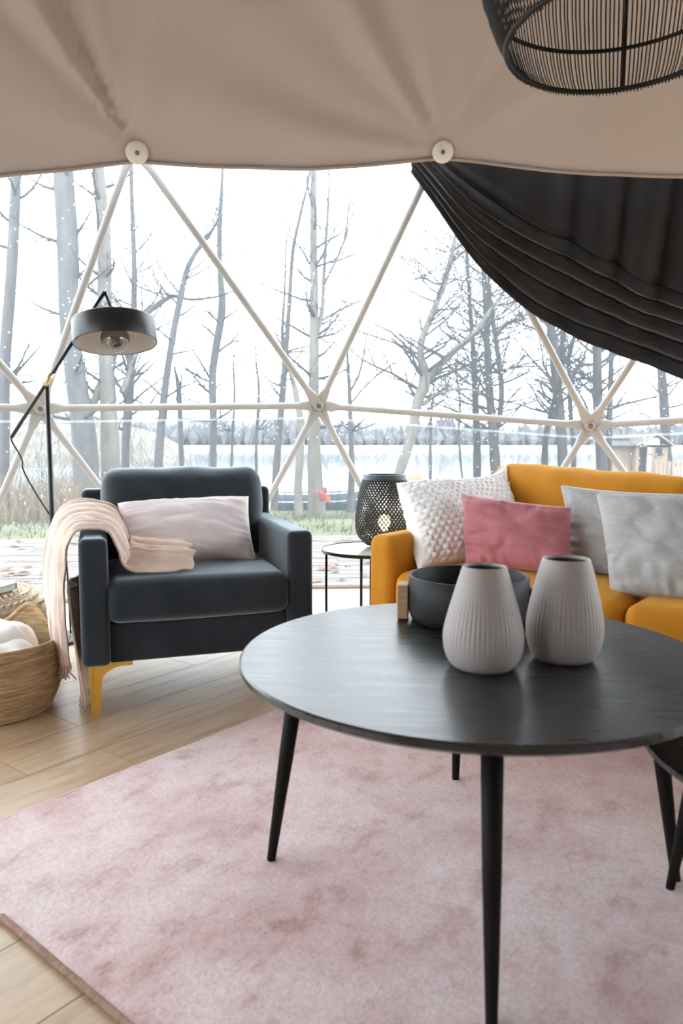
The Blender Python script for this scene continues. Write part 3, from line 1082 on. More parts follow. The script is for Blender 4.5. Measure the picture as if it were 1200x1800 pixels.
# ---- moored boat
bY = 25.0
bc = at(560, 884, bY)
boat = thing('rowing_boat', 'dark teal rowing boat moored at the bank behind the trees', 'boat', (bc.x, bY, WZ), R(4))
L, Wb, Hb = 3.0, 0.62, 0.55


def hull(u, v, inset=0.0):
    s = -1 + 2 * u
    w = (Wb - inset) * (1 - max(0, (s - 0.25) / 0.75) ** 2.2 * 0.97) * (0.88 + 0.12 * min(1, (s + 1) * 3))
    a = (v - 0.5) * PI
    zz = Hb * (1 + 0.18 * max(0, s) ** 2)
    x = s * L / 2
    return (x, w * math.sin(a) * (0.75 + 0.25 * abs(math.sin(a))), zz - (zz + 0.1 - inset) * max(0, math.cos(a)) ** 0.55)


MB().grid(hull, 30, 16).build('hull', MAT['hull'], boat, solid=0.025)
MB().tube([hull(k / 30, 0) for k in range(31)] + [hull(1 - k / 30, 1) for k in range(31)], 0.03, 6).build('gunwale', MAT['hull_white'], boat)
for x in (-0.75, 0.15):
    MB().box((x - 0.13, -0.5, 0.36), (x + 0.13, 0.5, 0.40)).build('thwart', MAT['hull_white'], boat, smooth=False)
MB().box((-1.52, -0.45, 0.02), (-1.47, 0.45, 0.55)).build('transom', MAT['hull'], boat, smooth=False)
# stripe along the side
MB().tube([(hull(k / 30, 0.06)[0], hull(k / 30, 0.06)[1] - 0.02, hull(k / 30, 0.06)[2]) for k in range(29)], 0.02, 5).build('rub_rail', MAT['hull_white'], boat)

# ---- orange life jacket hung at the tree
lj = at(572, 872, 13.2)
jk = thing('life_jacket', 'orange and red life jacket hanging beside a trunk by the boat', 'life jacket', (lj.x, lj.y, lj.z - 0.13))
add_soft('front_panel', (0.13, 0.06, 0.17), (-0.05, 0, 0.13), 0.028, MAT['red'], jk, (0, 0.015, 0), 0.008, 3, n=4)
add_soft('front_panel', (0.085, 0.06, 0.12), (0.045, -0.02, 0.06), 0.028, MAT['orange'], jk, (0, 0.015, 0), 0.008, 5, n=4)
add_soft('collar', (0.07, 0.06, 0.10), (-0.005, 0.0, 0.24), 0.028, MAT['red'], jk, (0, 0.01, 0), 0.006, 8, n=4)
MB().tube([(-0.11, 0, 0.17), (-0.17, 0.02, 0.205), (-0.22, 0.05, 0.215)], 0.012, 6).build('strap', MAT['orange'], jk)

# ---- little timber hut and fence
hY = 20.0


def hp(x, y, dy=0.0):
    return at(x, y, hY + dy)


h0, h1 = hp(1076, 830), hp(1128, 830)
hz = ground_z(h0.x, hY) if False else -1.35
hut = thing('playhouse', 'little pale timber playhouse with grey gabled roof by the lake', 'hut', (hp(1122, 800).x, hY, hz))
sc_ = hY / FPX


def hx(px): return (px - 1122) * sc_


def hzz(py): return at(1122, py, hY).z - hz


def hbox(name, x0, x1, y0, y1, d0, d1, mat, parent=hut):
    return MB().box((hx(x0), d0, hzz(y1)), (hx(x1), d1, hzz(y0))).build(name, mat, parent, smooth=False)


body = MB().box((hx(1078), 0.30, 0.0), (hx(1120), 1.5, hzz(782))).build('side_wall', MAT['hut_wood'], hut, smooth=False)
for k in range(9):
    py = 785 + k * 6.5
    MB().box((hx(1077), 0.275, hzz(py + 6.0)), (hx(1117), 0.30, hzz(py))).build('board', MAT['hut_wood'], body, smooth=False)
fw = MB().box((hx(1118), 0.0, 0), (hx(1123), 1.5, hzz(783))).box((hx(1137), 0.0, 0), (hx(1173), 1.5, hzz(783))).box((hx(1118), 0, hzz(786)), (hx(1173), 1.5, hzz(778)))
fw = fw.build('front_wall', MAT['hut_wood'], hut, smooth=False)
MB().add([(hx(1118), 0, hzz(780)), (hx(1173), 0, hzz(780)), (hx(1148), 0, hzz(764)), (hx(1118), .06, hzz(780)), (hx(1173), .06, hzz(780)), (hx(1148), .06, hzz(764))],
         [(0, 1, 2), (5, 4, 3), (0, 3, 4, 1), (1, 4, 5, 2), (2, 5, 3, 0)]).build('gable', MAT['hut_wood'], hut, smooth=False)
hbox('sign_board', 1129, 1157, 769, 782, -0.04, -0.005, MAT['hut_white'])
hbox('doorway', 1123, 1137, 786, 850, 0.10, 0.12, MAT['hut_dark'])
wn = hbox('window', 1151, 1163, 787, 802, -0.012, 0.0, MAT['hut_dark'])
hbox('window_frame', 1150, 1164, 801.5, 803.5, -0.03, 0.0, MAT['hut_wood'], wn)
dr_ = MB().box((hx(1137), -0.03, hzz(850)), (hx(1143), 0.0, hzz(786))).build('door', MAT['hut_white'], hut, smooth=False)
MB().box((hx(1137), -0.045, hzz(800)), (hx(1143), -0.03, hzz(798))).build('rail', MAT['hut_dark'], dr_, smooth=False)
# roofs: long low one, and a gable one across the front
rl = MB()
x0, x1 = hx(1072), hx(1124)
rl.add([(x0, 0.05, hzz(783)), (x1, 0.05, hzz(783)), (x1, 0.95, hzz(763)), (x0 + 0.22, 0.95, hzz(763)), (x0, 0.05, hzz(785)), (x1, 0.05, hzz(785)), (x1, 1.75, hzz(783)), (x0, 1.75, hzz(783))],
       [(0, 1, 2, 3), (4, 5, 1, 0), (3, 2, 6, 7), (0, 3, 7, 4), (4, 7, 6, 5)])
rfl = rl.build('roof', MAT['hut_roof'], hut, smooth=False)
MB().box((hx(1087), 0.45, hzz(773.5)), (hx(1118), 0.75, hzz(771.0))).build('shingle_course', MAT['hut_roof'], rfl, smooth=False)
rg = MB()
for sgn, xe in ((-1, 1114), (1, 1178)):
    a = Vector((hx(1148), -0.18, hzz(761)))
    b = Vector((hx(xe), -0.18, hzz(782)))
    t = Vector((0, 0, 0.045))
    dpt = Vector((0, 1.8, 0))
    rg.add([a, b, b + dpt, a + dpt, a - t, b - t, b + dpt - t, a + dpt - t], [(0, 1, 2, 3), (7, 6, 5, 4), (0, 4, 5, 1), (1, 5, 6, 2), (3, 2, 6, 7)])
rg.build('gable_roof', MAT['hut_roof'], hut, smooth=False)
for xe in (1114, 1178):
    MB().tube([(hx(1148), -0.2, hzz(762.5)), (hx(xe), -0.2, hzz(783.5))], 0.025, 4).build('barge_board', MAT['hut_wood'], hut, smooth=False)

fence = thing('picket_fence', 'low pale picket fence beside the playhouse door', 'fence', (hp(1170, 830).x, hY - 0.6, hz))
fx = lambda px: (px - 1170) * (hY - 0.6) / FPX
fz = lambda py: at(1170, py, hY - 0.6).z - hz
pk = None
for k in range(15):
    px = 1136 + k * 7.2
    if pk is None:
        pk = MB().box((-0.035, -0.012, 0), (0.035, 0.012, fz(811))).build('picket', MAT['hut_wood'], fence, smooth=False)
        o = pk
    else:
        o = link('picket', pk.data, fence)
    o.location = (fx(px), 0, 0)
for zz in (0.30, fz(816)):
    MB().box((fx(1133), 0.012, zz - 0.03), (fx(1242), 0.035, zz + 0.03)).build('rail', MAT['hut_wood'], fence, smooth=False)

jp = at(725, 839, 21)
jt = thing('landing_stage', 'small weathered landing stage at the water behind the lantern', 'jetty', (jp.x, 21, WZ))
for k in range(3):
    MB().box((-0.19, -0.5 + k * 0.3, jp.z - WZ - 0.07), (0.19, -0.22 + k * 0.3, jp.z - WZ + 0.07)).build('plank', MAT['oak'], jt, smooth=False)
for sx in (-0.15, 0.15):
    MB().tube([(sx, -0.1, -0.6), (sx, -0.1, jp.z - WZ - 0.02)], 0.03, 6).build('post', MAT['oak'], jt)

# ================================================================== ROOM OBJECTS
# ---- rug
ra = R(50.4)
RC = Vector((-0.859, 1.452))
rug = thing('rug', 'distressed blush pink rug under the coffee table', 'rug', (RC.x, RC.y, 0), ra)
RW, RLn, RT = 2.0, 2.6, 0.011
mb = MB()
rnd = random.Random(2)


def rug_fn(u, v):
    x, y = u * RW, -v * RLn
    x += 0.004 * noise.noise(Vector((y * 9, 3, 0))) if u in (0, 1) else 0
    y += 0.004 * noise.noise(Vector((x * 9, 7, 0))) if v in (0, 1) else 0
    return (x, y, RT + 0.002 * noise.noise(Vector((x * 14, y * 14, 0))))


mb.grid(rug_fn, 60, 80)
mb.build('pile', MAT['rug'], rug)
e = MB()
e.tube([(0, 0, 0.0065), (0, -RLn, 0.0065)], 0.0065, 6)
e.build('binding', MAT['rug_edge'], rug)
for a, b in (((RW, 0), (RW, -RLn)), ((0, 0), (RW, 0)), ((0, -RLn), (RW, -RLn))):
    MB().tube([(*a, 0.006), (*b, 0.006)], 0.006, 6).build('binding', MAT['rug_edge'] if a[1] < -1 else MAT['rug'], rug)
# ragged pile ends along the near edge
fr = MB()
for k in range(900):
    y = -RLn * rnd.random()
    p = Vector((0.004, y, 0.010))
    q = p + Vector((-rnd.uniform(0.004, 0.013), rnd.uniform(-.006, .006), rnd.uniform(-0.002, 0.003)))
    fr.add([p + Vector((0, -0.0012, 0)), p + Vector((0, 0.0012, 0)), q], [(0, 1, 2)])
o = fr.build('pile_fringe', MAT['rug'], rug, smooth=False)
o['kind'] = 'stuff'

# ---- coffee tables
TCX, TCY, TR_, TH = 0.25, 1.380, 0.441, 0.45


def round_table(name, label, c, rad, h, rot, foot, inset, group, rtop=0.0175):
    t = thing(name, label, 'coffee table', (c[0], c[1], 0), rot, group)
    prof = [(0.0001, h), (rad - 0.004, h), (rad, h - 0.003), (rad, h - 0.012), (rad - 0.012, h - 0.020), (0.0001, h - 0.020)]
    MB().lathe(prof, 128).build('table_top', MAT['table'], t, smooth=False)
    for k in range(4):
        a = k * PI / 2
        f = Vector((math.cos(a) * foot, math.sin(a) * foot, 0.0115))
        p = Vector((math.cos(a) * (foot - inset), math.sin(a) * (foot - inset), h - 0.020))
        MB().tube([p, p.lerp(f, 0.5), f], [rtop, rtop * 0.82, rtop * 0.5], 18).build('leg', MAT['table_leg'], t)
    ap = MB()
    r0 = foot - inset - 0.04
    for k in range(2):
        a = k * PI / 2
        d = Vector((math.cos(a), math.sin(a), 0))
        s = Vector((-d.y, d.x, 0)) * 0.02
        zt, zb = h - 0.021 - 0.001 * k, h - 0.045
        cs = [d * -r0 - s, d * r0 - s, d * r0 + s, d * -r0 + s]
        ap.add([Vector((q.x, q.y, zb)) for q in cs] + [Vector((q.x, q.y, zt)) for q in cs], [(3, 2, 1, 0), (4, 5, 6, 7), (0, 1, 5, 4), (1, 2, 6, 5), (2, 3, 7, 6), (3, 0, 4, 7)])
    ap.build('brace', MAT['table'], t, smooth=False)
    return t


round_table('coffee_table', 'large round black wooden coffee table carrying vases and bowl', (TCX, TCY), TR_, TH, R(-5), 0.393, 0.062, 'black nesting coffee tables')
round_table('coffee_table', 'lower black nesting table tucked under the edge of the large one', (0.845, 1.10), 0.36, 0.37, R(46), 0.315, 0.05, 'black nesting coffee tables', 0.016)


# ---- vases
def vase(label, pos, r, h, neck):
    t = thing('vase', label, 'vase', pos, group='taupe vases on the coffee table')
    prof_o = [(0.0001, 0.0), (0.62, 0.0), (0.72, 0.012), (0.86, 0.06), (0.97, 0.17), (1.0, 0.30), (0.97, 0.42), (0.88, 0.58), (0.76, 0.76), (0.66, 0.90), (0.60, 0.975), (0.585, 0.993), (0.565, 1.0), (0.535, 0.992), (0.525, 0.97)]
    # dense profile
    P = []
    for (a, b) in zip(prof_o[:-1], prof_o[1:]):
        P += [(a[0] + (b[0] - a[0]) * k / 3, a[1] + (b[1] - a[1]) * k / 3) for k in range(3)]
    P.append(prof_o[-1])
    # smooth the polyline
    for _ in range(2):
        P = [P[0]] + [((P[i - 1][0] + 2 * P[i][0] + P[i + 1][0]) / 4, (P[i - 1][1] + 2 * P[i][1] + P[i + 1][1]) / 4) for i in range(1, len(P) - 1)] + [P[-1]]
    sc = neck / 0.565
    P = [((r if z < 0.3 else r * (1 - (z - 0.3) / 0.7) + sc * (z - 0.3) / 0.7) * q, h * z) for q, z in P]

    def flute(rr, z, a):
        t_ = z / h
        w = max(0, min(1, (t_ - 0.16) / 0.16)) * max(0, min(1, (0.80 - t_) / 0.22))
        return rr * (1 + 0.012 * w * abs(math.sin(a * 26)) - 0.006 * w) if rr > 0.01 else rr
    MB().lathe(P, 416, flute).build('body', MAT['vase'], t)
    rin = P[-1][0]
    MB().lathe([(rin + 0.0004, h * 0.972), (rin + 0.002, h * 0.8), (rin + 0.012, h * 0.5), (rin + 0.01, h * 0.2), (0.0001, h * 0.12)], 48).build('inside', MAT['vase_in'], t)
    return t


v1 = onz(848, 1172, TH)
vase('taupe ribbed vase standing nearer the table front edge', (v1.x, v1.y, TH), 0.0715, 0.182, 0.037)
v2 = onz(990, 1158, TH)
vase('taupe ribbed vase standing further back beside the grey cushions', (v2.x, v2.y, TH), 0.0695, 0.188, 0.041)

# ---- black bowl with oak handles
b0 = onz(822, 1090, TH)
bowl = thing('serving_bowl', 'black ceramic bowl with square oak handle behind the vases', 'bowl', (b0.x, b0.y, TH), R(-8))
br, bh = 0.133, 0.103
MB().lathe([(0.0001, 0.0), (br * 0.86, 0.0), (br * 0.95, 0.006), (br * 0.99, 0.02), (br, 0.045), (br, bh - 0.002), (br - 0.002, bh), (br - 0.006, bh), (br - 0.008, bh - 0.003), (br - 0.009, 0.03), (br * 0.85, 0.012), (0.0001, 0.010)], 96).build('body', MAT['bowl'], bowl)
for s in (-1, 1):
    hd = MB()
    hd.box((s * (br + 0.012) - 0.012, -0.026, 0.004), (s * (br + 0.012) + 0.012, 0.026, 0.080))
    o = hd.build('handle', MAT['oak'], bowl, smooth=False, bevel=0.002)
    MB().box((s * (br - 0.001) - 0.006, -0.018, 0.055), (s * (br - 0.001) + 0.006, 0.018, 0.068)).build('bracket', MAT['oak'], o, smooth=False)

# ---- armchair
CA = R(18.2)
chair = thing('armchair', 'dark charcoal velvet armchair on gold bracket legs', 'armchair', (-0.784, 2.18, 0), CA)
CWd, CD = 0.728, 0.74
ZB = 0.162
# base / apron
add_soft('seat_base', (CWd - 0.16, CD - 0.06, 0.13), (CWd / 2, CD / 2, ZB + 0.066), 0.012, MAT['charcoal'], chair, n=6)
for s, nm in ((0, 'arm'), (1, 'arm')):
    o = add_soft(nm, (0.084, CD - 0.02, 0.395), (0.042 if s == 0 else CWd - 0.042, CD / 2 - 0.01, ZB + 0.1975), 0.020, MAT['charcoal'], chair, (0.004, 0, 0.003), 0.003, s, n=8)
add_soft('back_frame', (CWd, 0.10, 0.505), (CWd / 2, CD - 0.05, ZB + 0.2525), 0.022, MAT['charcoal'], chair, n=8)
add_soft('seat_cushion', (0.572, 0.60, 0.132), (CWd / 2 - 0.002, 0.293, 0.358), 0.038, MAT['charcoal'], chair, (0.004, 0.010, 0.014), 0.004, 4, n=10)
add_soft('back_cushion', (0.585, 0.19, 0.36), (CWd / 2 + 0.005, 0.56, 0.562), 0.062, MAT['charcoal'], chair, (0.006, 0.055, 0.008), 0.018, 9, rot=(R(-13), 0, 0), n=16)
def bracket_leg(mx, my):
    """flat metal leg: corner post with a curved gusset reaching inwards along the front"""
    hgt = ZB + 0.004
    pts = [(0.0, 0.0), (0.026, 0.0), (0.031, hgt * 0.45)]
    for k in range(9):
        a = R(180 - 90 * k / 8)
        pts.append((0.031 + 0.075 + 0.072 * math.cos(a), hgt - 0.058 + 0.046 * math.sin(a)))
    pts += [(0.128, hgt - 0.012), (0.128, hgt), (-0.004, hgt)]
    mb = MB()
    m = len(pts)
    mb.add([(x, 0, z) for x, z in pts] + [(x, 0.006, z) for x, z in pts], [tuple(range(m)), tuple(range(2 * m - 1, m - 1, -1))] + [(k, m + k, m + (k + 1) % m, (k + 1) % m) for k in range(m)])
    mb.add([(0, y, z) for y, z in pts] + [(0.006, y, z) for y, z in pts], [tuple(range(m - 1, -1, -1)), tuple(range(m, 2 * m))] + [((k + 1) % m, m + (k + 1) % m, m + k, k) for k in range(m)])
    mb.v = [(x * mx, y * my, z) for x, y, z in mb.v]
    return mb


for (x, y, mx, my) in ((0.022, 0.03, 1, 1), (CWd - 0.022, 0.03, -1, 1), (0.022, CD - 0.02, 1, -1), (CWd - 0.022, CD - 0.02, -1, -1)):
    bracket_leg(mx, my).build('leg', MAT['gold'], chair, smooth=False, loc=(x, y, 0))

CM = Matrix.Translation((-0.784, 2.18, 0)) @ Matrix.Rotation(CA, 4, 'Z')


# ---- cushions from four surveyed corners
def pillow(name, label, bl, br_, tr, tl, thick, mat, pinch=0.07, n=44, wr=0.006, seed=0, knit=False, group=None, power=0.42, sag=0.0, spike=None):
    bl, br_, tr, tl = [Vector(p) for p in (bl, br_, tr, tl)]
    base = (bl + br_) / 2
    nrm = (br_ - bl).cross(tl - bl).normalized()
    W, H = (br_ - bl).length, (tl - bl).length
    mb = MB()
    sd = Vector((seed * 7.3, seed * 3.7, 0))
    N = 150 if knit else n

    def pt(u, v, side):
        a, b = 2 * u - 1, 2 * v - 1
        f = max(0.0, (1 - a * a) * (1 - b * b))
        pu = a * (1 - pinch * (1 - b * b) * a * a)
        pv = b * (1 - pinch * (1 - a * a) * b * b)
        if sag and b > 0:
            pv -= sag * (1 - a * a) * b * b
        uu, vv = (pu + 1) / 2, (pv + 1) / 2
        p = bl * (1 - uu) * (1 - vv) + br_ * uu * (1 - vv) + tr * uu * vv + tl * (1 - uu) * vv
        if spike is not None:
            p = p + spike * (uu * vv) ** 7
        t = thick / 2 * f ** power
        ed = math.exp(-min(1 - abs(a), 1 - abs(b)) * 5)
        # gathers that run in from the seams, and soft creases
        gx = noise.noise(Vector((b * 9, a * 1.2, 1)) + sd) * math.exp(-(1 - abs(a)) * 4)
        gy = noise.noise(Vector((a * 9, b * 1.2, 5)) + sd) * math.exp(-(1 - abs(b)) * 4)
        lo = noise.noise(Vector((a * 1.6 + b, b * 2.4 - a, 2)) + sd)
        cr_ = 1 - abs(noise.noise(Vector((a * 1.5 - b * 0.6, b * 2.6 + a * 0.9, 8)) + sd)) * 4
        t += wr * (gx + gy) * 2.2 * min(1, f * 6) + wr * lo * 1.6 * f ** 0.3 - wr * 0.9 * max(0, cr_) * f ** 0.3
        if knit and side > 0:
            # bobble stitch: rows of raised lozenges, offset row by row
            cu, cv = uu * W / 0.0255, vv * H / 0.019
            row = math.floor(cv)
            q = cu + (0.5 if row % 2 else 0)
            lu, lv = q - math.floor(q) - 0.5, cv - row - 0.5
            bb = max(0, math.cos(PI * lu) * math.cos(PI * lv)) ** 0.75
            t += 0.0080 * bb * min(1, f * 14)
        return p - base + nrm * (t * side)
    for s in (1, -1):
        if s > 0:
            mb.grid(lambda u, v: pt(u, v, 1), N, N)
        else:
            mb.grid(lambda u, v: pt(1 - u, v, -1), N, N)
    o = mb.build(name, mat, weld=True)
    o.location = base
    return tag(o, label, 'cushion', group)


def cl(t, s, z):
    return CM @ Vector((t, s, z))


pillow('cushion', 'pale lilac velvet lumbar cushion on the armchair', at(214, 988, 2.46), at(451, 986, 2.585), at(437, 872, 2.74), at(206, 884, 2.62), 0.135, MAT['lilac'], pinch=0.045, seed=1, wr=0.005)

# ---- throw draped over the armchair arm
thr = thing('throw_blanket', 'blush wool throw with fringe draped over the armchair arm', 'blanket', (-0.784, 2.18, 0), CA)
rnd = random.Random(8)
# path across the arm: (t, z, near s, far s, lift of the near edge, lift of the far edge)
TP = [(-0.022, 0.150, 0.080, 0.24, 0.010, 0.030), (-0.026, 0.24, 0.070, 0.29, 0.012, 0.050), (-0.028, 0.34, 0.060, 0.34, 0.012, 0.060), (-0.026, 0.44, 0.055, 0.40, 0.012, 0.068), (-0.016, 0.525, 0.05, 0.44, 0.012, 0.064), (0.002, 0.566, 0.05, 0.46, 0.010, 0.060),
      (0.043, 0.572, 0.05, 0.46, 0.008, 0.048), (0.085, 0.560, 0.05, 0.44, 0.008, 0.040), (0.108, 0.500, 0.055, 0.41, 0.010, 0.045), (0.130, 0.450, 0.050, 0.37, 0.012, 0.050), (0.190, 0.441, 0.035, 0.33, 0.012, 0.045), (0.255, 0.440, 0.030, 0.30, 0.012, 0.040), (0.315, 0.440, 0.045, 0.27, 0.010, 0.030), (0.345, 0.438, 0.075, 0.23, 0.006, 0.012)]


def cat(P, u):
    n = len(P) - 1
    x = min(n - 1e-6, max(0, u * n))
    i = int(x)
    t = x - i
    p0, p1, p2, p3 = P[max(0, i - 1)], P[i], P[i + 1], P[min(n, i + 2)]
    return [0.5 * ((2 * b) + (c - a) * t + (2 * a - 5 * b + 4 * c - d) * t * t + (3 * b - a - 3 * c + d) * t ** 3) for a, b, c, d in zip(p0, p1, p2, p3)]


def throw_pt(u, v):
    t, z, s0, s1, l0, l1 = cat(TP, u)
    t2, z2 = cat(TP, min(1, u + 0.012))[:2]
    t1, z1 = cat(TP, max(0, u - 0.012))[:2]
    tx, tz = t2 - t1, z2 - z1
    l = math.hypot(tx, tz) or 1
    nx, nz = -tz / l, tx / l                     # outwards from the arm
    s = s0 + (s1 - s0) * v
    on_seat = max(0, min(1, (u - 0.62) / 0.12))
    hang = max(0, min(1, (0.40 - u) / 0.2))
    # soft rolls that run with the hang and wander sideways, with sharp valleys between them
    wander = 1.1 * math.sin(u * 5.2 + 0.4) + 0.9 * noise.noise(Vector((u * 4, v * 2.5, 0)))
    ph = v * PI * (4.3 - 1.2 * on_seat) + wander * (0.5 + v)
    roll = abs(math.sin(ph)) ** 0.75
    ph2 = v * PI * 9.5 + 2.0 * math.sin(u * 7 + v * 3) + 1.6 * noise.noise(Vector((u * 7, v * 5, 9)))
    roll2 = abs(math.sin(ph2)) ** 0.8
    amp = 0.015 + 0.014 * on_seat + 0.012 * hang
    off = l0 + (l1 - l0) * v ** 0.9 + amp * roll * min(1, 0.25 + v * 4) + 0.0075 * roll2 * min(1, v * 5)
    if on_seat:
        mound = math.sin(PI * max(0.0, min(1.0, v))) ** 0.6
        off = off * (1 - on_seat) + on_seat * mound * (off + 0.022)
    off += 0.005 * noise.noise(Vector((u * 18, v * 12, 3)))
    s += 0.020 * noise.noise(Vector((u * 5, v * 3, 7))) + 0.010 * math.cos(ph)
    t += 0.02 * noise.noise(Vector((v * 6, u * 3, 13))) * on_seat
    return (t + nx * off, s, max(z + nz * off, 0.06))


MB().grid(throw_pt, 150, 110).build('cloth', MAT['throw'], thr, solid=0.007)
# long inner tail behind it, reaching almost to the floor
def tail_pt(u, v):
    z = 0.055 + 0.34 * v
    s = 0.075 + (0.20 + 0.05 * v) * u
    return (-0.024 - 0.012 * math.sin(u * 9 + v * 2) + 0.03 * (1 - v) , s, z)


MB().grid(tail_pt, 28, 16).build('inner_fold', MAT['throw'], thr, solid=0.007)
fr = MB()
for k in range(44):
    u = k / 43
    p = Vector(tail_pt(u, 0))
    fr.tube([p, p + Vector((rnd.uniform(-.006, .006), rnd.uniform(-.006, .006), -0.022)), p + Vector((rnd.uniform(-.012, .012), rnd.uniform(-.01, .01), -0.047))], [0.0032, 0.003, 0.002], 4)
    p = Vector(throw_pt(0, u))
    fr.tube([p, p + Vector((rnd.uniform(-.006, .006), rnd.uniform(-.006, .006), -0.020)), p + Vector((rnd.uniform(-.014, .014), rnd.uniform(-.01, .01), -0.042))], [0.0034, 0.003, 0.002], 4)
fr.build('fringe', MAT['throw'], thr)['kind'] = 'stuff'

# ---- sofa
SA = R(-40)
SO = Vector((0.085, 2.36, 0))
sofa = thing('sofa', 'mustard velvet two-seat sofa behind the coffee table', 'sofa', SO, SA)
SL, SD = 1.62, 0.84
e1 = Vector((math.cos(SA), math.sin(SA), 0))
e2 = Vector((-math.sin(SA), math.cos(SA), 0))
add_soft('base', (SL - 0.16, SD - 0.08, 0.15), (SL / 2, SD / 2, 0.215), 0.015, MAT['mustard'], sofa, n=6)
for x in (0.045, SL - 0.045):
    add_soft('arm', (0.092, SD - 0.04, 0.41), (x, SD / 2 - 0.02, 0.345), 0.030, MAT['mustard'], sofa, (0.006, 0.004, 0.004), 0.004, int(x * 10), n=8)
add_soft('back_frame', (SL, 0.12, 0.48), (SL / 2, SD - 0.06, 0.38), 0.03, MAT['mustard'], sofa, n=6)
for k in range(2):
    w = (SL - 0.19) / 2
    cx_ = 0.095 + w * (k + 0.5)
    add_soft('seat_cushion', (w - 0.004, 0.64, 0.15), (cx_, 0.312, 0.365), 0.042, MAT['mustard'], sofa, (0.003, 0.012, 0.016), 0.006, 20 + k, n=10)
    add_soft('back_cushion', (w + 0.03, 0.19, 0.38), (cx_ - 0.005, 0.68, 0.558), 0.080, MAT['mustard'], sofa, (0.004, 0.035, 0.006), 0.026, 30 + k, rot=(R(-10), R(3.0 if k == 0 else 0), 0), n=18)
for x in (0.12, SL - 0.12):
    for y in (0.08, SD - 0.08):
        MB().tube([(x, y, 0.142), (x, y, 0.0)], [0.022, 0.012], 14).build('leg', MAT['gold'], sofa)
# top-stitched seam on the seat cushions' front
pillow('cushion', 'chunky white bobble-knit cushion in the sofa corner', at(735, 1002, 2.33), at(935, 985, 2.58), at(884, 842, 2.74), at(696, 849, 2.51), 0.20, MAT['knit'], pinch=0.06, seed=2, knit=True, wr=0.006, group='cushions on the sofa', sag=0.0, spike=at(890, 815, 2.76) - at(884, 842, 2.74))
pillow('cushion', 'dusty rose velvet lumbar cushion leaning on the knitted one', at(817, 992, 2.34), at(1010, 1014, 2.12), at(1004, 892, 2.20), at(811, 867, 2.42), 0.14, MAT['rose'], pinch=0.05, seed=3, wr=0.008, group='cushions on the sofa')
pillow('cushion', 'grey linen cushion tucked behind the other linen one', at(1003, 1010, 2.27), at(1215, 1030, 2.03), at(1205, 868, 2.13), at(984, 852, 2.35), 0.14, MAT['linen'], pinch=0.06, seed=4, wr=0.008, group='cushions on the sofa')
pillow('cushion', 'frontmost grey linen cushion, nearest the sofa seat edge', at(1072, 1049, 2.00), at(1290, 1072, 1.80), at(1325, 868, 1.90), at(1046, 866, 2.14), 0.14, MAT['linen'], pinch=0.05, seed=6, wr=0.008, group='cushions on the sofa')

# ---- side table with tray and lantern
sY = 2.98
sc0 = at(655, 964, sY)
STH = sc0.z
tray = thing('side_table', 'small round tray table with thin legs between armchair and sofa', 'side table', (sc0.x, sY, 0))
sr = 0.205
MB().lathe([(0.0001, STH - 0.012), (sr, STH - 0.012), (sr + 0.004, STH - 0.008), (sr + 0.004, STH + 0.002), (sr - 0.002, STH + 0.002), (sr - 0.002, STH - 0.002)], 64).build('rim', MAT['green_rim'], tray)
MB().lathe([(0.0001, STH - 0.001), (sr - 0.002, STH - 0.001)], 64).build('tray_top', MAT['tray_reflection'], tray)
for a in (200, 255, 20, 90, 310):
    if a == 310: continue
    p = Vector((math.cos(R(a)) * (sr - 0.005), math.sin(R(a)) * (sr - 0.005), 0))
    MB().tube([p + Vector((0, 0, STH - 0.004)), p], 0.0052, 8).build('leg', MAT['black_metal'], tray)
MB().tube([(math.cos(2 * PI * k / 40) * (sr - 0.014), math.sin(2 * PI * k / 40) * (sr - 0.014), 0.03) for k in range(41)], 0.004, 6).build('foot_ring', MAT['black_metal'], tray)

lY = 3.05
lc = at(675, 935, lY)
lan = thing('lantern', 'black open-weave bamboo lantern glowing on the side table', 'lantern', (lc.x, lY, STH + 0.007))
LH = at(676, 834, lY).z - (STH + 0.007)
kf = lY / FPX
lp = [(0.0, 0.62), (0.05, 0.78), (0.12, 0.93), (0.22, 1.01), (0.34, 1.02), (0.48, 0.99), (0.66, 0.93), (0.80, 0.86), (0.92, 0.77), (1.0, 0.70)]


def lrad(t):
    for (a, ra_), (b, rb_) in zip(lp[:-1], lp[1:]):
        if a <= t <= b:
            q = (t - a) / (b - a)
            q = q
            return (ra_ + (rb_ - ra_) * q) * 50 * kf
    return lp[-1][1] * 50 * kf


# smooth the profile
_tab = [lrad(k / 60) for k in range(61)]
for _ in range(6):
    _tab = [_tab[0]] + [(_tab[i - 1] + _tab[i] * 2 + _tab[i + 1]) / 4 for i in range(1, 60)] + [_tab[60]]


def lrad2(t):
    x = max(0, min(59.999, t * 60))
    i = int(x)
    return _tab[i] + (_tab[i + 1] - _tab[i]) * (x - i)


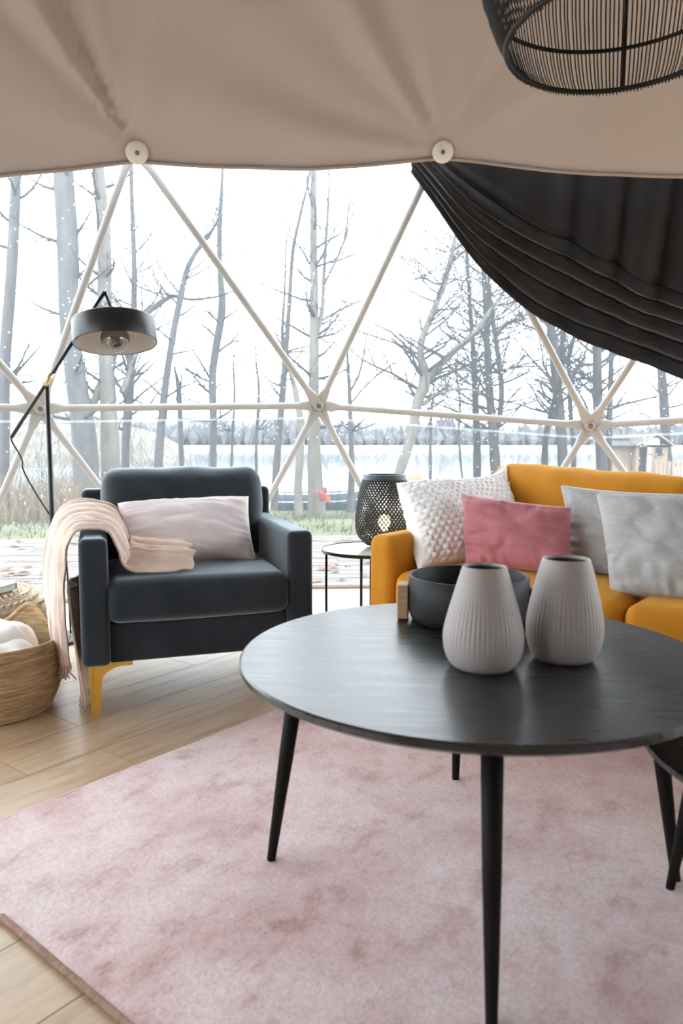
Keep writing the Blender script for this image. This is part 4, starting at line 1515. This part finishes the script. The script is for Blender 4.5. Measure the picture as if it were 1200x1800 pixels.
wv = MB()
NS, TW = 46, 1.9
for sgn in (1, -1):
    for k in range(NS):
        a0 = 2 * PI * k / NS
        vs, fs = [], []
        m = 34
        for i in range(m + 1):
            t = i / m * 0.95
            a = a0 + sgn * TW * t
            r = lrad2(t) + 0.0012 * sgn
            wd = 0.0031 / r
            for da in (-wd, wd):
                vs.append((r * math.cos(a + da), r * math.sin(a + da), LH * t))
        fs = [(2 * i, 2 * i + 1, 2 * i + 3, 2 * i + 2) for i in range(m)]
        wv.add(vs, fs)
wv.build('bamboo_lattice', MAT['bamboo_black'], lan, solid=0.0012)
MB().lathe([(lrad2(0.90) + 0.002, LH * 0.93), (lrad2(1.0) + 0.004, LH * 0.955), (lrad2(1.0) + 0.007, LH * 0.99), (lrad2(1.0) + 0.003, LH), (lrad2(1.0) - 0.005, LH), (lrad2(1.0) - 0.005, LH * 0.95)], 48).build('top_ring', MAT['ring_grey'], lan)
MB().tube([(lrad2(0) * math.cos(2 * PI * k / 40), lrad2(0) * math.sin(2 * PI * k / 40), 0.005) for k in range(41)], 0.005, 6).build('bottom_ring', MAT['bamboo_black'], lan)
MB().lathe([(0.0001, 0.004), (lrad2(0), 0.004), (lrad2(0), 0.0)], 32).build('base_plate', MAT['bamboo_black'], lan)
MB().tube([(0, 0, 0.004), (0, 0, 0.055)], 0.014, 14).build('socket', MAT['black_metal'], lan)
MB().lathe([(0.010, 0.052), (0.014, 0.06), (0.024, 0.085), (0.026, 0.10), (0.020, 0.118), (0.0001, 0.126)], 24).build('bulb', MAT['bulb_on'], lan)

# ---- floor lamp
fY = 3.10
fb = at(93, 950, fY)
lamp = thing('floor_lamp', 'black floor lamp with slanted arm and wide drum shade', 'floor lamp', (fb.x, fY, 0))
FB = Vector((fb.x, fY, 0))


def fl(x, y, Y=fY):
    return at(x, y, Y) - FB


top = fl(83, 668)
MB().lathe([(0.0001, 0.016), (0.11, 0.016), (0.118, 0.012), (0.118, 0.0), (0.0001, 0.0)], 40).build('base', MAT['black_metal'], lamp)
MB().tube([(0, 0, 0.01), (0, 0, top.z)], 0.0105, 12).build('pole', MAT['black_metal'], lamp)
arm0, arm1 = fl(20, 769, fY - 0.02), fl(184, 513, fY - 0.02)
MB().tube([arm0, arm1], 0.0075, 10).build('arm', MAT['black_metal'], lamp)
jn = arm0.lerp(arm1, 0.405)
MB().tube([jn + (arm0 - arm1).normalized() * 0.03 + Vector((0, -0.004, 0)), jn - (arm0 - arm1).normalized() * 0.03 + Vector((0, -0.004, 0))], 0.0125, 10).build('joint', MAT['brass'], lamp)
hc = fl(203, 604, fY - 0.03)               # centre of the opening
ax_ = (fl(197, 556, fY - 0.03) - hc).normalized()
ax_ = (ax_ + Vector((0, 0.16, 0))).normalized()
sr_ = 69.5 * fY / FPX
shd = MB().lathe([(sr_ - 0.004, 0.002), (sr_, 0.0), (sr_ + 0.001, 0.003), (sr_, 0.090), (sr_ - 0.004, 0.096), (0.052, 0.100), (0.050, 0.102), (0.049, 0.124), (0.046, 0.128), (0.0001, 0.129)], 72).build('shade', MAT['black_metal'], lamp)
shd.location = hc
shd.rotation_euler = ax_.to_track_quat('Z', 'Y').to_euler()
MB().lathe([(sr_ - 0.004, 0.002), (sr_ - 0.005, 0.086), (0.0001, 0.088)], 72).build('inner_lining', MAT['shade_inner'], shd)
MB().tube([(0, 0, 0.088), (0, 0, 0.055)], 0.02, 16).build('socket', MAT['black_metal'], shd)
MB().lathe([(0.022, 0.062)] + [(0.058 * math.cos(R(a)), 0.022 + 0.058 * math.sin(R(a))) for a in range(60, -91, -10)], 36).build('bulb', MAT['bulb_off'], shd)
MB().tube([arm1, hc + ax_ * 0.127], 0.006, 10).build('hanger', MAT['black_metal'], lamp)
cpts = [arm0, fl(22, 778), fl(38, 806), fl(41, 826), fl(60, 862), fl(88, 906), fl(108, 938, fY + 0.03), fl(118, 1000, fY + 0.03)]
cs, cr2 = smooth_path([Vector(p) for p in cpts], [0.0035] * len(cpts), 6)
cs.append(Vector((0.05, 0.03, 0.02))); cr2.append(0.0035)
MB().tube(cs, cr2, 6).build('cord', MAT['black_metal'], lamp)

# ---- seagrass basket with towels
bp = Vector((-1.105, 2.285, 0))
bas = thing('basket', 'round seagrass basket with looped handles beside the armchair', 'basket', bp, R(0))


def brad(t):
    return 0.165 + 0.048 * math.sin(min(1, t * 1.35) * PI / 2) - 0.012 * max(0, t - 0.6)


rimh = 0.225
HA = R(78)                 # handle direction


def rim_z(a):
    d1 = abs((a - HA + PI) % (2 * PI) - PI)
    d2 = abs((a - HA - PI + PI) % (2 * PI) - PI)
    d = min(d1, d2)
    return 0.072 * math.exp(-(d / 0.32) ** 2)


mb = MB()
NC = 17
ns, nt_ = 72, NC * 5


def bask_out(u, v):
    a = 2 * PI * u
    z = v * (rimh + rim_z(a) * v ** 3)
    r = brad(v) + 0.0062 * abs(math.sin(v * NC * PI)) + 0.002 * noise.noise(Vector((math.cos(a) * 9, math.sin(a) * 9, v * 40)))
    return (r * math.cos(a), r * math.sin(a), z)


def bask_in(u, v):
    a = -2 * PI * u
    z = 0.008 + v * (rimh - 0.008 + rim_z(a) * v ** 3)
    r = brad(v) - 0.009 + 0.0028 * abs(math.sin(v * NC * PI))
    return (r * math.cos(a), r * math.sin(a), z)


mb.grid(bask_out, ns, nt_)
mb.grid(bask_in, ns, nt_ // 2)
mb.build('woven_wall', MAT['basket'], bas)
MB().lathe([(0.0001, 0.001), (0.165, 0.001), (0.165, 0.008), (0.0001, 0.009)], 40).build('bottom', MAT['basket'], bas)
MB().tube([((brad(1) - 0.003) * math.cos(2 * PI * k / 90), (brad(1) - 0.003) * math.sin(2 * PI * k / 90), rimh + rim_z(2 * PI * k / 90)) for k in range(91)], 0.008, 8).build('rim', MAT['basket'], bas)


def towel(name, label, c, r, h, seed, rz):
    def f(u, v):
        a = 2 * PI * u
        t = v
        rr = r * math.sin(t * PI / 2) ** 0.8 * (1 + 0.10 * math.sin(3 * a + seed))
        z = h * math.cos(t * PI / 2) ** 0.7
        x, y = rr * math.cos(a), rr * math.sin(a) * 0.8
        q = noise.noise(Vector((x * 11 + seed, y * 11, seed))) * 0.022 + (abs(noise.noise(Vector((x * 16 + y * 8, y * 9 - seed, 4)))) - 0.2) * 0.045
        return (x, y, max(-0.02, z + q * (0.3 + 0.7 * math.sin(t * PI))))
    o = MB().grid(f, 60, 26).build(name, MAT['towel'], weld=True)
    o.location = c
    o.rotation_euler = (0, 0, rz)
    return tag(o, label, 'towel', 'towels in the basket')


towel('towel', 'crumpled white towel heaped on top in the basket', (bp.x - 0.03, bp.y + 0.01, 0.160), 0.150, 0.115, 2.1, 0.4)
towel('towel', 'white towel lying low against the basket wall', (bp.x + 0.075, bp.y - 0.055, 0.145), 0.105, 0.085, 5.6, 1.1)

# ---- straw pouf with book
pp = Vector((-1.44, 2.72, 0))
pouf = thing('pouf', 'round braided straw pouf behind the basket', 'pouf', pp)
pr, phh = 0.315, 0.275
prof = []
for k in range(61):
    t = k / 60
    if t < 0.45:
        q = t / 0.45
        r, z = pr * q, phh + 0.006 * (1 - q)
        if q > 0.75:
            z -= 0.05 * ((q - 0.75) / 0.25) ** 2
    else:
        q = (t - 0.45) / 0.55
        ang = (q - 0.0) * PI
        r = pr + 0.02 * math.sin(ang)
        z = (phh - 0.05) * (1 - q)
    prof.append((max(0.0001, r), z))
MB().lathe(prof, 60).build('core', MAT['straw'], pouf)
# braid: plaits wound in rings over core, every stitch a small leaf-shaped lump
br_mb = MB()
for ring in range(26):
    t = (ring + 0.6) / 26
    k = int(t * 60)
    r, z = prof[k]
    r2, z2 = prof[min(60, k + 1)]
    r1, z1 = prof[max(0, k - 1)]
    tg = Vector((r2 - r1, 0, z2 - z1)).normalized()
    nrm = Vector((-tg.z, 0, tg.x))
    if nrm.x < 0 and nrm.z < 0: nrm = -nrm
    cnt = max(6, int(2 * PI * r / 0.030))
    for q in range(cnt):
        a = 2 * PI * (q + 0.5 * (ring % 2)) / cnt
        ca, sa = math.cos(a), math.sin(a)
        rad_d = Vector((ca, sa, 0)); tan = Vector((-sa, ca, 0))
        N3 = rad_d * nrm.x + Vector((0, 0, nrm.z)); T3 = rad_d * tg.x + Vector((0, 0, tg.z))
        c = rad_d * r + Vector((0, 0, z)) + N3 * 0.004
        d1 = (tan + T3 * 0.45 * (1 if ring % 2 else -1)).normalized()
        d2 = N3.cross(d1)
        br_mb.add([c - d1 * 0.019, c + d2 * 0.009 + N3 * 0.002, c + d1 * 0.019, c - d2 * 0.009 + N3 * 0.002, c + N3 * 0.012], [(0, 3, 4), (3, 2, 4), (2, 1, 4), (1, 0, 4)])
o = br_mb.build('braid', MAT['straw'], pouf)
o['kind'] = 'stuff'
bk = at(-20, 1040, 2.75)
book = thing('book', 'thin grey book lying on the straw pouf', 'book', (bk.x - 0.03, 2.70, phh + 0.018), R(-14))
MB().box((-0.12, -0.085, 0.0), (0.12, 0.085, 0.003)).box((-0.12, -0.085, 0.022), (0.12, 0.085, 0.025)).box((-0.12, 0.082, 0.003), (0.12, 0.085, 0.022)).build('cover', MAT['book'], book, smooth=False)
MB().box((-0.117, -0.081, 0.003), (0.117, 0.081, 0.022)).build('pages', MAT['towel'], book, smooth=False)

# ---- black curtain swagged to the side
RCU = DR - 0.055
top_px = [(716, 284), (742, 283), (775, 283), (830, 287), (900, 291), (980, 296), (1060, 301), (1140, 306), (1220, 310), (1320, 314), (1430, 318)]
bot_px = [(724, 300), (768, 356), (815, 420), (862, 474), (910, 516), (962, 552), (1018, 580), (1080, 606), (1145, 630), (1220, 658), (1330, 700)]
top3 = [dome_angles(sph(x, y, RCU)) for x, y in top_px]
bot3 = [dome_angles(sph(x, y, RCU)) for x, y in bot_px]


def cpt_(P, u):
    return cat(P, u)


def curt(u, v):
    a, b = cpt_(top3, u), cpt_(bot3, u)
    # lower hem gathered: material bunches towards the edge
    t = v
    phi = a[0] * (1 - t) + b[0] * t
    th = (a[1] + 0.045) * (1 - t) + b[1] * t
    # vertical pleats from the rail fade into long swag folds along the hem
    fade = min(1, max(0, (u - 0.15) / 0.25))
    pl = abs(math.sin(u * 19 + 0.9 * math.sin(u * 9) + 0.5 * noise.noise(Vector((u * 3, t * 2, 6))))) ** 1.2 * (0.060 + 0.12 * t) * fade
    w0 = 0.15 + 0.42 * min(1, u * 1.3)
    w = max(0, t - w0) / (1 - w0)
    ph = w * PI * 5.4 + 1.2 * u + 1.0 * noise.noise(Vector((u * 3, t * 3, 0)))
    sw = abs(math.sin(ph)) ** 0.7 * 0.085 * min(1, w * 3) * min(1, u * 6)
    off = pl * (1 - 0.85 * min(1, w * 2.5)) + sw + 0.02 * noise.noise(Vector((u * 7, t * 5, 1))) * t + 0.10 * t * min(1, u * 4)
    return dome(phi, th, RCU - max(0, off))


cur = thing('curtain', 'black velvet curtain swagged aside across the film above the sofa', 'curtain', (0, 0, 0))
MB().grid(curt, 150, 110).build('drape', MAT['curtain'], cur, solid=0.006)
MB().tube([curt(k / 80, 1.0) for k in range(81)], 0.010, 6).build('hem', MAT['curtain'], cur)

# ---- wicker pendant
pd_d = 1.50
pc = at(1092, 85, pd_d)
ZP = at(1092, 68, pd_d).z
pend = thing('pendant_lamp', 'large black wicker pendant lamp hanging over the tables', 'pendant lamp', (pc.x, pd_d, 0))
pprof = [(0.218, 0.0), (0.236, 0.03), (0.252, 0.07), (0.266, 0.12), (0.282, 0.19), (0.288, 0.26), (0.276, 0.33), (0.245, 0.39), (0.19, 0.435), (0.12, 0.46), (0.05, 0.47)]
NR = 190
ribs = MB()
for k in range(NR):
    a = 2 * PI * (k + random.uniform(-.15, .15)) / NR
    ribs.tube([(r * math.cos(a), r * math.sin(a), ZP + z) for r, z in pprof], 0.0017, 4, cap=False)
o = ribs.build('rattan_ribs', MAT['rattan_black'], pend)


def hoop(r, z, th):
    MB().tube([(r * math.cos(2 * PI * k / 72), r * math.sin(2 * PI * k / 72), ZP + z) for k in range(73)], th, 8, cap=False).build('hoop', MAT['rattan_black'], pend)


hoop(0.218, 0.0, 0.0055)
hoop(0.262, 0.105, 0.0045)
hoop(0.287, 0.26, 0.0045)
hoop(0.19, 0.435, 0.0045)
for k in range(4):
    a = PI / 2 + 2 * PI * k / 4 - 0.37
    MB().tube([((r - 0.003) * math.cos(a), (r - 0.003) * math.sin(a), ZP + z) for r, z in pprof], 0.0042, 6).build('stave', MAT['rattan_black'], pend)
# ragged rib ends below the rim
en = MB()
for k in range(NR):
    a = 2 * PI * k / NR
    en.tube([(0.219 * math.cos(a), 0.219 * math.sin(a), ZP + 0.002), (0.216 * math.cos(a), 0.216 * math.sin(a), ZP - 0.008 - 0.003 * random.random())], 0.0016, 4)
en.build('rib_ends', MAT['rattan_black'], pend)
zc = dome_angles(Vector((pc.x, pd_d, 3)))
v = Vector((pc.x, pd_d, 0)) - Vector((DC.x, DC.y, 0))
zroof = DC.z + math.sqrt((RL - 0.1) ** 2 - v.x ** 2 - v.y ** 2)
MB().tube([(0, 0, ZP + 0.40), (0, 0, zroof)], 0.004, 8).build('cord', MAT['black_metal'], pend)
MB().tube([(0, 0, ZP + 0.34), (0, 0, ZP + 0.47)], 0.022, 14).build('socket', MAT['black_metal'], pend)
MB().lathe([(0.055, zroof - 0.03), (0.055, zroof - 0.012), (0.0001, zroof - 0.005)], 24).build('ceiling_rose', MAT['black_metal'], pend)
